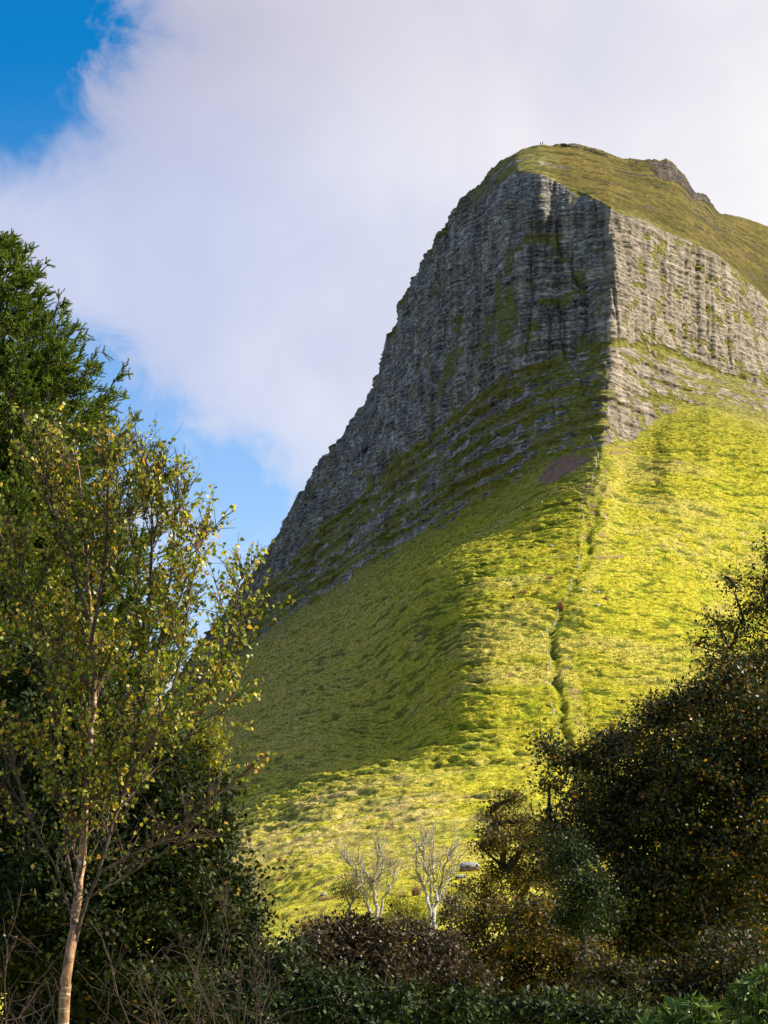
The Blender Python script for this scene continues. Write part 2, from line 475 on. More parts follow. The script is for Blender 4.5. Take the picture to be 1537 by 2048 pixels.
terr = np.where(terr > 0, terr * 1.2, terr * 2.0)
dz = (terr * (0.15 + 1.35 * steep) + tus * (1.6 - 0.6 * steep) * nearm) + roll * np.clip((P - 3.1) / 0.8, 0, 1) * (1 - sstep(8.0, 9.0, P))
dz = dz * np.clip(np.abs(P) * 6, 0.0, 1) * grass
dz *= 1 - 0.5 * ((P < 1) & (P > 0))
dz[P < 0] = 0
jag = noise(PX / 11, 0, 0, 91) * 0.9 + np.round(noise(PX / 24, 0, 0, 92) * 2.5) / 2.5 * 2.0
dz += jag * np.interp(PX, [420, 500, 960, 1050, 1230, 1260, 1430, 1480], [0.6, 1.3, 1.0, 0.25, 0.3, 0.9, 0.9, 0.25]) * np.exp(-np.clip(P, 0, 9) / 0.07) * (P > -1.0)
# ---- ditch and bank beside the fence
ditch = [(1192, 905), (1216, 938), (1209, 964), (1200, 1032), (1185, 1060), (1177, 1078), (1177, 1117), (1157, 1143), (1141, 1195), (1125, 1222), (1110, 1242), (1103, 1267), (1108, 1306), (1109, 1354), (1118, 1387), (1126, 1436), (1135, 1500), (1150, 1580)]
dd = np.array(ditch, float)
dc = np.interp(PYY, dd[:, 1], dd[:, 0])
inr = sstep(900, 930, PYY) * (1 - sstep(1520, 1600, PYY))
wob = 1 + 0.5 * noise(x / 3, y / 3, z / 3, 51)
pit = np.clip(0.55 + 1.0 * noise(x / 6, y / 6, z / 2.6, 52), 0.15 + 0.25 * sstep(1150, 1250, PYY), 1.25)
strong = np.interp(PYY, [900, 1100, 1200, 1250, 1500], [1.0, 0.95, 1.0, 1.3, 1.3])
s_ = (PX - dc)
dz -= inr * strong * 1.9 * wob * pit * np.exp(-((s_ + 6 * noise(0, 0, PYY / 14, 53)) / 8.5) ** 2)
dz += inr * strong * 0.15 * np.exp(-((s_ - 22) / 10.0) ** 2)
dz -= inr * 0.35 * np.exp(-((s_ - 48) / 7.0) ** 2) * (PYY > 1100)
# small dark scrapes
SCR = [(1211, 940, 9, 3), (1208, 964, 8, 3), (1173, 976, 8, 2.5), (1166, 984, 12, 3), (1225, 996, 9, 2.5), (1188, 1008, 13, 4), (1186, 1024, 10, 3.5), (1209, 1026, 6, 3),
       (1168, 1040, 18, 2.5), (1174, 1052, 9, 4), (1205, 1056, 7, 3.5), (1202, 1070, 10, 4.5), (1172, 1072, 8, 5), (1232, 1113, 48, 2.5), (1123, 1116, 16, 2.5), (1198, 1089, 15, 4),
       (1131, 1306, 13, 4), (1133, 1327, 13, 2.5), (1018, 1350, 9, 3), (1029, 1337, 8, 2.5), (1146, 1380, 12, 2.5), (1150, 1392, 12, 2), (1150, 1427, 14, 2.5), (1160, 1441, 12, 3), (1055, 1394, 11, 2),
       (1086, 1436, 6, 2.5), (1175, 941, 8, 2.5), (1240, 905, 26, 4), (1250, 893, 30, 3), (1095, 1150, 22, 2), (1135, 1282, 10, 2), (960, 1630, 26, 4), (1000, 1575, 22, 4), (935, 1590, 26, 5), (1350, 945, 24, 2), (1210, 985, 18, 2.5)]
scrape = np.zeros_like(z)
for (a, b, r1, r2) in SCR:
    scrape = np.maximum(scrape, np.exp(-(((PX - a) / r1) ** 2 + ((PYY - b) / r2) ** 2) ** 1.5))
dz -= scrape * 0.9
# landslip scar: a brown hollow under the cliff foot
poly = np.array([(1078, 956), (1094, 934), (1112, 918), (1132, 911), (1142, 904), (1158, 909), (1184, 909), (1178, 924), (1152, 938), (1126, 950), (1106, 966), (1088, 972), (1092, 960)], float)
def inside(px, py, poly):
    r = np.zeros(px.shape, bool); j = len(poly) - 1
    for i in range(len(poly)):
        xi, yi = poly[i]; xj, yj = poly[j]
        c = ((yi > py) != (yj > py)) & (px < (xj - xi) * (py - yi) / (yj - yi + 1e-9) + xi)
        r ^= c; j = i
    return r
scar = inside(PX + 4 * noise(x / 4, y / 4, z / 3, 61), PYY + 3 * noise(x / 4, y / 4, z / 3, 62), poly).astype(float)
scar_s = blur(scar, 2)
dz -= scar_s * 0.9
rock = rock * (1 - scar_s)
G = B.copy()
G[..., 0] += Nh[..., 0] * dh; G[..., 1] += Nh[..., 1] * dh
G[..., 2] += dz * 1.0
# grass creeping over the rock where it lies back
N1 = grid_normals(blur(G, 1))
if N1[500, 700, 2] < 0: N1 = -N1
gn = fbm(x / 10, y / 10, z / 10, 3, 71)
veg = sstep(0.50, 0.72, N1[..., 2] + 0.28 * gn + zone * 0.07 + 0.1 * ben - 0.10 * sstep(1215, 1240, PX) - 0.22 * sstep(1215, 1240, PX) * sstep(1.8, 2.0, P) * (1 - sstep(2.5, 2.9, P)))
ledge = zone * sstep(0.60, 0.80, ph + 0.75 * fbm(x / 9, y / 9, z / 4, 3, 72)) * (1 - 0.55 * front * (PX > 1205)) * (1 - 0.9 * sstep(1215, 1240, PX) * sstep(-0.35, 0.1, fbm(x / 14, y / 14, z / 3, 2, 76)))
ledge = np.maximum(ledge, ben * sstep(-0.5, 0.1, gn))
hi = sstep(0.05, 0.5, gn + 0.35 * noise(x / 30, y / 30, z / 30, 73)) * 0.75 * sstep(1.0, 1.3, P)
right = sstep(1215, 1260, PX)
strk = fbm((x + y * 0.3) / 5, z / 4.0, y / 60, 3, 74)
hi = np.maximum(hi * (1 - 0.6 * right), right * sstep(0.02, 0.30, strk + 0.10 * (P - 1.8)) * 0.8)
hi = np.maximum(hi, left * (1 - sstep(0.6, 1.5, P)) * sstep(-0.35, 0.25, gn) * 0.9)
veg = np.clip(np.maximum(np.maximum(veg, ledge), hi * 0.85), 0, 1)
rockf = rock * (1 - veg)
rockf = np.maximum(rockf, 0.75 * sstep(0.28, 0.42, fbm(x / 14, y / 30, z / 1.8, 3, 181)) * sstep(0.1, 0.25, P) * (1 - sstep(0.85, 0.95, P)))
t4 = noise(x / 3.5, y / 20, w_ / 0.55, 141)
shade_and_dark_turf = sstep(0.14, 0.36, -(t1 * 0.5 + t2 * 0.45 + t3 * 0.35 + t4 * 0.6)) * np.where(P < 1, 0.8, 0.35 + 0.65 * steep)  # terracette troughs darkened in colour, standing in for their small shadows
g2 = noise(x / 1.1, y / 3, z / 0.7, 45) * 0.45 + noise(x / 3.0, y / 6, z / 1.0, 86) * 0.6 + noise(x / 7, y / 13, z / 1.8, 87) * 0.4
shade_and_dark_turf = np.maximum(shade_and_dark_turf, sstep(0.2, 0.5, -g2) * sstep(4.5, 6.5, P) * 0.9)
# drier straw-coloured grass, and a painted lightening of the left slope
dry = sstep(0.05, 0.5, fbm(x / 38, y / 30, z / 12, 3, 81)) * 0.45
band = np.exp(-(((PYY - (1706 - 0.24 * (PX - 470))) / (58 - 0.06 * (PX - 470))) ** 2)) * (1 - sstep(860, 930, PX))
band = np.maximum(band, np.exp(-(((PYY - (1606 - 0.24 * (PX - 620))) / 13) ** 2)) * sstep(540, 620, PX) * (1 - sstep(900, 1010, PX)))
dry = np.maximum(dry, (1 - sstep(620, 900, PX + 0.25 * (PYY - 1150))) * (P > 3) * (1 - sstep(1500, 1600, PYY)) * (0.55 + 0.3 * noise(x / 12, y / 60, z / 4, 151)))  # left slope lightened in colour in place of grazing sun
dry = np.maximum(dry, 1.15 * band * sstep(-0.45, 0.2, fbm(x / 9, y / 6, z / 4, 3, 82)))
dry = np.maximum(dry, np.exp(-(((PYY - 1085) / 40) ** 2)) * (PX > 1230) * 0.6 * sstep(-0.2, 0.4, fbm(x / 6, y / 6, z / 2, 2, 83)))
dry = np.maximum(dry, np.exp(-((s_ - 32) / 14.0) ** 2) * inr * 0.3)
dry = np.maximum(dry, ((P < 1) & (P > -2)) * (0.6 + 0.35 * gn))
brown = ((P < 1) & (P > -2)) * sstep(-0.3, 0.4, fbm(x / 30, y / 60, z / 6, 3, 182)) * sstep(1080, 1250, PX)
olive = 1 - sstep(2.6, 3.5, P)
olive = np.maximum(olive, (1 - sstep(880, 1040, PX + 0.55 * (PYY - 1200) * (PYY < 1250))) * 0.10 * (1 - sstep(1540, 1620, PYY)))  # faint olive over the left slope: its shade put into the colour

idx = np.arange(NRW * NC).reshape(NRW, NC)
q = np.stack([idx[:-1, :-1], idx[1:, :-1], idx[1:, 1:], idx[:-1, 1:]], -1).reshape(-1, 4)
me = raw_mesh("mountain", G.reshape(-1, 3), q, smooth=True)
def attr(me, name, a):
    at_ = me.attributes.new(name, 'FLOAT', 'POINT'); at_.data.foreach_set('value', np.asarray(a, np.float32).ravel())
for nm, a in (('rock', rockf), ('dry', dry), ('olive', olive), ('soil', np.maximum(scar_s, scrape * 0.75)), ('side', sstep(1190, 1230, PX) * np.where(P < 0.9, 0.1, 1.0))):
    attr(me, nm, a)
shade_and_dark_turf = np.maximum(shade_and_dark_turf, inr * np.clip(strong * pit, 0, 1) * np.exp(-((s_ + 1 + 6 * noise(0, 0, PYY / 14, 53)) / 8.0) ** 2)) 
shade_and_dark_turf = np.maximum(shade_and_dark_turf, ((P < 1) & (P > 0)) * sstep(0.05, 0.5, fbm(x / 25, y / 60, z / 1.6, 3, 171)) * 0.85)
shade_and_dark_turf = np.maximum(shade_and_dark_turf, brown * 0.62)
attr(me, 'shade_and_dark_turf', shade_and_dark_turf)
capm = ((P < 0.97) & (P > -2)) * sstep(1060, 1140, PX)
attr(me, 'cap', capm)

def terrain_mat(name, blades):
  global t, p, o
  mt, t = new_mat(name)
  geo = t.n('ShaderNodeNewGeometry'); pos = geo.outputs['Position']
  def A(n): return t.n('ShaderNodeAttribute', attribute_name=n).outputs['Fac']
  # rock colour
  r_strata = t.noise(t.vscale(pos, (0.05, 0.05, 1.1)), 1.0, 5, 0.65)
  r_blk = t.noise(t.vscale(pos, (0.6, 0.2, 0.9)), 1.0, 4, 0.7)
  r_col = t.noise(t.vscale(pos, (0.3, 0.09, 0.03)), 1.0, 3, 0.6)
  r_big = t.noise(t.vscale(pos, (0.05, 0.05, 0.05)), 1.0, 3, 0.5)
  rs = t.m('ADD', t.m('MULTIPLY', r_strata, 0.38), t.m('ADD', t.m('MULTIPLY', r_blk, 0.38), t.m('MULTIPLY', r_col, 0.24)))
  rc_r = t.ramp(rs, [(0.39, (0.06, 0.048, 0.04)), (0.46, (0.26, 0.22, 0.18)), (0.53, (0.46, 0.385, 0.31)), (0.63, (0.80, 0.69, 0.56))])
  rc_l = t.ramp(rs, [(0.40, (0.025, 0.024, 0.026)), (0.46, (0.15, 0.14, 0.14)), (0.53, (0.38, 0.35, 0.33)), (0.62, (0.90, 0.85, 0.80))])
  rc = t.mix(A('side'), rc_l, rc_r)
  rc = t.mix(t.m('MULTIPLY', t.smooth(r_big, 0.45, 0.65), 0.35), rc, t.mix(1.0, rc, (0.62, 0.60, 0.62, 1), 'MULTIPLY'))
  # grass colour
  g_f = t.noise(t.vscale(pos, (0.5, 0.12, 1.6)), 1.0, 4, 0.7)
  g_m = t.noise(t.vscale(pos, (0.07, 0.02, 0.3)), 1.0, 4, 0.6)
  gc = t.ramp(g_f, [(0.30, (0.16, 0.20, 0.012)), (0.44, (0.42, 0.405, 0.018)), (0.54, (0.64, 0.565, 0.045)), (0.70, (0.80, 0.71, 0.12))])
  gc = t.mix(t.m('MULTIPLY', t.smooth(g_m, 0.48, 0.70), 0.6), gc, t.mix(1.0, gc, (0.62, 0.86, 0.6, 1), 'MULTIPLY'))
  dc_ = t.ramp(g_f, [(0.3, (0.34, 0.26, 0.06)), (0.5, (0.66, 0.53, 0.16)), (0.7, (0.85, 0.70, 0.32))])
  gc = t.mix(A('dry'), gc, dc_)  # straw colour, also the painted sun on the left slope
  oc_ = t.ramp(g_f, [(0.3, (0.07, 0.075, 0.018)), (0.5, (0.20, 0.19, 0.05)), (0.7, (0.42, 0.36, 0.15))])
  gc = t.mix(t.m('MULTIPLY', A('olive'), 0.85), gc, oc_)
  sc_ = t.ramp(r_blk, [(0.35, (0.22, 0.13, 0.09)), (0.65, (0.46, 0.29, 0.21))])
  gc = t.mix(t.m('MULTIPLY', A('shade_and_dark_turf'), 0.8), gc, t.mix(1.0, gc, (0.16, 0.26, 0.22, 1), 'MULTIPLY'))  # painted trough shadows, with the darker ditch and summit turf
  gc = t.mix(A('soil'), gc, sc_)
  rk = t.m('ADD', A('rock'), t.m('MULTIPLY', t.m('SUBTRACT', r_blk, 0.5), 0.7))
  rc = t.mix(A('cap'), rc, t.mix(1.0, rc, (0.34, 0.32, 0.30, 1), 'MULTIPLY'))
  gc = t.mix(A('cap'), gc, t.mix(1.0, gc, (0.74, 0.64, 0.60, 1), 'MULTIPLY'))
  rkm = t.m('MULTIPLY', t.smooth(rk, 0.28, 0.62), t.smooth(A('rock'), 0.02, 0.2))
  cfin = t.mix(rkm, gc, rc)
  p = t.n('ShaderNodeBsdfPrincipled'); t.l(cfin, p.inputs['Base Color'])
  p.inputs['Roughness'].default_value = 0.9; p.inputs['Specular IOR Level'].default_value = 0.1
  bh = t.m('ADD', t.m('MULTIPLY', t.noise(t.vscale(pos, (0.8, 0.2, 1.8)), 1.0, 5, 0.8), 1.3), t.m('MULTIPLY', t.noise(t.vscale(pos, (0.13, 0.13, 2.2)), 1.0, 3, 0.6), 0.8))
  bh = t.m('ADD', bh, t.m('MULTIPLY', t.m('MULTIPLY', rs, 2.4), rkm))
  bp = t.n('ShaderNodeBump'); bp.inputs['Strength'].default_value = 1.0; bp.inputs['Distance'].default_value = 0.9
  t.l(bh, bp.inputs['Height'])
  if not blades: t.l(bp.outputs[0], p.inputs['Normal'])
  o = t.n('ShaderNodeOutputMaterial')
  if blades:
      tr = t.n('ShaderNodeBsdfTranslucent'); t.l(cfin, tr.inputs['Color'])
      mx = t.n('ShaderNodeMixShader'); mx.inputs[0].default_value = 0.15
      t.l(p.outputs[0], mx.inputs[1]); t.l(tr.outputs[0], mx.inputs[2]); t.l(mx.outputs[0], o.inputs[0])
  else:
      t.l(p.outputs[0], o.inputs[0])
  return mt

mt = terrain_mat("mountain_turf_and_rock", False)
mountain = link("mountain", me, mt); mountain['kind'] = 'structure'


# blades and tufts standing in the turf
NB = 420000
ri = np.flatnonzero((par > 1.5) & (par < 8.3)); ci = np.flatnonzero((cols > 380) & (cols < 1560))
rs_ = rng.choice(ri, NB); cs_ = rng.choice(ci, NB)
keep = (rockf[rs_, cs_] < 0.25) & (scar_s[rs_, cs_] < 0.3) & (scrape[rs_, cs_] < 0.4) & (rng.random(NB) > shade_and_dark_turf[rs_, cs_] * 0.8) & ((P[rs_, cs_] > 3.0 + 0.3 * rng.random(NB)) | ((rng.random(NB) < 0.45) & (PX[rs_, cs_] < 1215)))
rs_, cs_ = rs_[keep], cs_[keep]; nb = len(rs_)
fr = rng.uniform(0, 1, (nb, 1)); fc_ = rng.uniform(0, 1, (nb, 1))
c0 = G[rs_, cs_] + (G[np.minimum(rs_ + 1, NRW - 1), cs_] - G[rs_, cs_]) * fr + (G[rs_, np.minimum(cs_ + 1, NC - 1)] - G[rs_, cs_]) * fc_
kd = (np.hypot(c0[:, 0], c0[:, 1]) / F)[:, None]
an = rng.uniform(0, 6.283, nb); wdt = kd * rng.uniform(0.6, 1.7, (nb, 1)); hgt = kd * rng.uniform(0.8, 2.4, (nb, 1)) * (1 + 0.4 * dry[rs_, cs_][:, None])
sd = np.stack([np.cos(an), np.sin(an), 0 * an], 1) * wdt
ln = np.concatenate([rng.normal(size=(nb, 2)) * 0.45, np.ones((nb, 1))], 1) * hgt
dn = np.array([0, 0, 1.0]) * 0.6 * kd
tv = np.stack([c0 - sd - dn, c0 + sd - dn, c0 + ln], 1).reshape(-1, 3)
tme = raw_mesh("grass", tv, np.arange(nb * 3).reshape(-1, 3))
for nm, a in (('rock', rockf * 0), ('dry', np.clip(dry, 0, 1)), ('olive', olive), ('soil', rockf * 0), ('side', rockf * 0), ('shade_and_dark_turf', shade_and_dark_turf * 0.6), ('cap', rockf * 0)):
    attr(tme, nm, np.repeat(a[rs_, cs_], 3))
Nt = grid_normals(blur(G, 1)); Nt = Nt if Nt[500, 700, 2] > 0 else -Nt
nv = np.repeat(Nt[rs_, cs_], 3, 0) + np.repeat(rng.normal(size=(nb, 3)) * 0.28, 3, 0)
nv /= np.linalg.norm(nv, axis=1)[:, None]
tme.polygons.foreach_set('use_smooth', np.ones(len(tme.polygons), bool))
tme.normals_split_custom_set_from_vertices(nv.tolist())
grass_o = link("grass", tme, terrain_mat("standing_grass", True)); tag(grass_o, 'rough yellow-green grass tufts covering the hillside', 'grass', kind='stuff')


def terrain_at(px, py):
    """the hillside point seen at a pixel"""
    c = int(np.argmin(np.abs(cols - px))); r = int(np.argmin(np.abs(PYY[:, c] - py)))
    return G[r, c].copy()


def ground_z(xx, yy):
    pxc = W / 2 + F * xx / max(yy, 1) * 1.0
    c = int(np.argmin(np.abs(cols - pxc))); sub = G[NR and -180:, c]
    r = int(np.argmin(np.abs(np.hypot(sub[:, 0], sub[:, 1]) - math.hypot(xx, yy))))
    return float(sub[r, 2])


# the ground sheet out to the horizon
gm, t = new_mat("rough_pasture")
gp = t.n('ShaderNodeNewGeometry').outputs['Position']
c = t.ramp(t.noise(gp, 0.35, 5, 0.65), [(0.35, (0.03, 0.045, 0.012)), (0.65, (0.10, 0.11, 0.03))])
p = t.n('ShaderNodeBsdfPrincipled'); t.l(c, p.inputs['Base Color']); p.inputs['Roughness'].default_value = 0.95
o = t.n('ShaderNodeOutputMaterial'); t.l(p.outputs[0], o.inputs[0])
gv = []; gf = []
rr = [0, 30, 120, 500, 2000, 8000, 25000]
for r in rr:
    for k in range(48):
        a = k * 2 * math.pi / 48; gv.append((r * math.cos(a), r * math.sin(a), -0.35))
for i in range(len(rr) - 1):
    for k in range(48):
        gf.append((i * 48 + k, i * 48 + (k + 1) % 48, (i + 1) * 48 + (k + 1) % 48, (i + 1) * 48 + k))
gme = raw_mesh("ground", np.array(gv), np.array(gf)); ground = link("ground", gme, gm); ground['kind'] = 'structure'

# ------------------------------------------------------------------ vegetation
def unit(v):
    return v / (np.linalg.norm(v, axis=-1, keepdims=True) + 1e-9)


def rand_dirs(n, up=0.0):
    v = rng.normal(size=(n, 3)); v[:, 2] += up
    return unit(v)


def add_leaves(g, cen, size, shape='quad', axis=None, flat=0.0, lean=None, narrow=0.6):
    """small bent leaf blades; cen (n,3); size scalar or (n,)"""
    n = len(cen)
    if n == 0: return
    size = np.broadcast_to(size, (n,))[:, None]
    a = unit(axis + 0.5 * rng.normal(size=(n, 3))) if axis is not None else rand_dirs(n, 0.0)
    nr = rand_dirs(n); nr[:, 2] += flat; nr = unit(nr)
    b = unit(np.cross(a, nr)); c = np.cross(b, a)
    if shape == 'quad':
        v = np.stack([cen, cen + a * size * 0.5 + b * size * narrow * 0.5 + c * size * 0.08,
                      cen + a * size, cen + a * size * 0.5 - b * size * narrow * 0.5 + c * size * 0.08], 1)
        i = np.arange(n)[:, None] * 4
        g.add(v.reshape(-1, 3), np.concatenate([i + np.array([[0, 1, 2]]), i + np.array([[0, 2, 3]])]))
    elif shape == 'birch':
        prof = [(0, 0, 0), (0.18, 0.36, 0.05), (0.42, 0.42, 0.06), (0.75, 0.18, 0.0), (1.0, 0, -0.08), (0.75, -0.18, 0.0), (0.42, -0.42, 0.06), (0.18, -0.36, 0.05)]
        v = np.stack([cen + a * size * p + b * size * q_ + c * size * r_ for p, q_, r_ in prof], 1)
        i = np.arange(n)[:, None] * 8
        tri = [(0, 1, 7), (1, 2, 6), (1, 6, 7), (2, 3, 5), (2, 5, 6), (3, 4, 5)]
        g.add(v.reshape(-1, 3), np.concatenate([i + np.array([tt_]) for tt_ in tri]))


def wander(p0, p1, n=6, amp=0.08, sag=0.0):
    p0 = np.asarray(p0, float); p1 = np.asarray(p1, float)
    L = np.linalg.norm(p1 - p0); s = np.linspace(0, 1, n)[:, None]
    off = np.cumsum(rng.normal(size=(n, 3)), axis=0); off -= off[0] + (off[-1] - off[0]) * s
    p = p0 + (p1 - p0) * s + off * amp * L / math.sqrt(n)
    p[:, 2] += sag * L * (s[:, 0] * (1 - s[:, 0])) * 4
    return p


def foliage_tree(name, label, cat, d, base_px, blobs, leaf, nleaf, mats, dspread=0.8, clump=0.30, density=1.0, trunk_r=0.12,
                 group=None, top_bare=0.0, twig=True, narrow=0.6, lspread=None, multi=1, axis_up=None, limb_k=1.0):
    """a tree or shrub whose crown fills soft volumes (px, py, radius px [, ry]) standing d metres away"""
    k = d / F
    bx, by, _ = at_dist(base_px, 1950, d)
    bz = ground_z(bx, by) - 0.05 if by > 12 else 0.0
    root = empty(name, (bx, by, bz), label, cat, group)
    o3 = np.array([bx, by, bz])
    tg, cg = Geo(o3), Geo(o3)
    R = []
    for b in blobs:
        r = b[2]; ry = b[3] if len(b) > 3 else r
        c = at_dist(b[0], b[1], d) + np.array([0, rng.uniform(-dspread, dspread), 0])
        R.append((c, r * k, ry * k))
    bottom = min(c[2] - rz for c, _, rz in R)
    fork = o3 + np.array([0, 0, max(0.3, (bottom - bz) * 0.8 + 0.3)])
    area = sum(r * rz for _, r, rz in R)
    nclump_tot = 0
    order = sorted(range(len(R)), key=lambda i: R[i][0][2])
    nodes = [fork]
    if multi == 1:
        tg.tube(wander(o3 - [0, 0, 0.1], fork, 5, 0.04), np.linspace(trunk_r * 1.25, trunk_r, 5), 7)
    else:
        for q in range(multi):
            f2 = fork + rng.normal(size=3) * [0.3, 0.3, 0.15]
            tg.tube(wander(o3 - [0, 0, 0.1] + rng.normal(size=3) * [0.08, 0.08, 0], f2, 5, 0.06), np.linspace(trunk_r, trunk_r * 0.7, 5), 6)
            nodes.append(f2)
    for i in order:
        c, r, rz = R[i]
        cand = min(nodes, key=lambda q: np.linalg.norm(q - c) + (1.5 if q[2] > c[2] + 0.3 else 0) + 0.35 * np.linalg.norm(q - fork))
        lr = trunk_r * limb_k * np.clip(math.sqrt(r * rz / max(area, 1e-6)) * 1.6, 0.15, 0.8)
        tg.tube(wander(cand, c, 7, 0.10, 0.04), np.linspace(lr, lr * 0.45, 7), 6)
        nodes.append(c)
        ncl = int(max(4, density * 9 * r * rz / (clump * clump)))
        nclump_tot += ncl
        dirs = rand_dirs(ncl); rad = rng.uniform(0.15, 1.0, ncl) ** 0.55
        # uneven outline: some directions reach further
        lob = 1 + 0.22 * noise(dirs[:, 0] * 2.2 + i, dirs[:, 1] * 2.2, dirs[:, 2] * 2.2, 97) + rng.normal(size=ncl) * 0.06
        cc_ = c + dirs * (rad * lob)[:, None] * np.array([r, r, rz])
        per_c = max(6, int(nleaf * r * rz / area / ncl))
        for q in range(ncl):
            if twig and rng.random() < 0.75:
                st = c + (cc_[q] - c) * 0.25
                pts = wander(st, cc_[q], 5, 0.13, 0.05)
                tg.tube(pts, np.linspace(max(0.012, lr * 0.28), 0.004, 5), 4)
            n_ = int(per_c * rng.uniform(0.5, 1.5))
            ls = lspread or clump * 0.62
            pos_ = cc_[q] + rng.normal(size=(n_, 3)) * ls * np.array([1, 1, 0.62]) * rng.uniform(0.6, 1.2)
            if twig:
                for w in range(3):
                    e = cc_[q] + rng.normal(size=3) * ls * 1.5
                    tg.tube(np.stack([cc_[q], (cc_[q] + e) / 2 + rng.normal(size=3) * 0.02, e]), [0.006, 0.004, 0.002], 3)
            ax = None if axis_up is None else np.tile([0, 0, axis_up], (n_, 1)).astype(float)
            add_leaves(cg, pos_, leaf * rng.uniform(0.6, 1.3, n_), narrow=narrow, flat=0.8, axis=ax)
    tg.build('trunk', mats[0], root, smooth=True)
    cg.build('crown', mats[1], root)
    return root


bark_dark = bark_mat("dark_bark", (0.02, 0.015, 0.012), (0.07, 0.055, 0.04))
bark_grey = bark_mat("grey_bark", (0.06, 0.055, 0.05), (0.18, 0.165, 0.15))
bark_pale = bark_mat("pale_bark", (0.17, 0.155, 0.135), (0.52, 0.48, 0.42), scale=(5, 5, 4), bands=(0.07, 0.06, 0.05))
bark_straw = bark_mat("pale_twig_bark", (0.22, 0.18, 0.13), (0.50, 0.43, 0.33))
bark_birch = bark_mat("young_birch_bark", (0.10, 0.05, 0.028), (0.46, 0.26, 0.14), scale=(30, 30, 9), rough=0.5, bands=(0.60, 0.48, 0.36))
bark_shrub = bark_mat("shrub_bark", (0.02, 0.014, 0.012), (0.08, 0.05, 0.038), scale=(20, 20, 20))
bark_twig = bark_mat("twig_bark", (0.05, 0.034, 0.028), (0.14, 0.09, 0.065), scale=(20, 20, 20))

L_spruce = leaf_mat("spruce_needles", [(0.0, (0.06, 0.11, 0.012)), (0.5, (0.14, 0.21, 0.02)), (1.0, (0.26, 0.32, 0.03))], 0.35, 0.5, 0.25)
L_birch = leaf_mat("birch_leaves", [(0.0, (0.07, 0.12, 0.015)), (0.3, (0.17, 0.22, 0.02)), (0.58, (0.32, 0.36, 0.03)), (0.86, (0.62, 0.58, 0.14)), (0.96, (0.80, 0.52, 0.06)), (1.0, (0.65, 0.25, 0.03))], 0.45, 0.35, 0.4)
L_dark = leaf_mat("dark_sycamore_leaves", [(0.0, (0.012, 0.022, 0.008)), (0.6, (0.03, 0.05, 0.014)), (0.9, (0.06, 0.075, 0.02)), (1.0, (0.18, 0.12, 0.02))], 0.18, 0.6, 0.12)
L_autumn = leaf_mat("turning_leaves", [(0.0, (0.012, 0.024, 0.007)), (0.45, (0.034, 0.056, 0.011)), (0.74, (0.085, 0.088, 0.018)), (0.90, (0.24, 0.13, 0.03)), (1.0, (0.46, 0.26, 0.05))], 0.3, 0.4, 0.3)
L_haw = leaf_mat("hawthorn_leaves", [(0.0, (0.025, 0.032, 0.008)), (0.5, (0.08, 0.08, 0.015)), (0.85, (0.20, 0.14, 0.03)), (1.0, (0.32, 0.16, 0.04))], 0.35, 0.4, 0.3)
L_holly = leaf_mat("holly_leaves", [(0.0, (0.008, 0.018, 0.005)), (0.7, (0.022, 0.045, 0.010)), (1.0, (0.10, 0.13, 0.03))], 0.10, 0.5, 0.14)
L_under = leaf_mat("undergrowth_leaves", [(0.0, (0.008, 0.016, 0.005)), (0.5, (0.025, 0.032, 0.009)), (0.85, (0.07, 0.065, 0.016)), (0.96, (0.12, 0.06, 0.02)), (1.0, (0.35, 0.28, 0.05))], 0.25, 0.5, 0.2)
L_bram = leaf_mat("bramble_leaves", [(0.0, (0.02, 0.014, 0.010)), (0.45, (0.035, 0.035, 0.012)), (0.8, (0.08, 0.05, 0.03)), (1.0, (0.20, 0.13, 0.08))], 0.2, 0.4, 0.3)
L_ylw = leaf_mat("yellow_green_leaves", [(0.0, (0.10, 0.13, 0.012)), (0.6, (0.30, 0.31, 0.02)), (1.0, (0.50, 0.42, 0.05))], 0.4, 0.4, 0.3)
L_rhod = leaf_mat("rhododendron_leaves", [(0.0, (0.03, 0.07, 0.015)), (0.6, (0.08, 0.15, 0.03)), (1.0, (0.18, 0.25, 0.05))], 0.2, 0.4, 0.3)
L_pale = leaf_mat("pale_dry_scrub", [(0.0, (0.12, 0.09, 0.05)), (0.6, (0.26, 0.20, 0.11)), (1.0, (0.42, 0.34, 0.2))], 0.3, 0.7, 0.2)

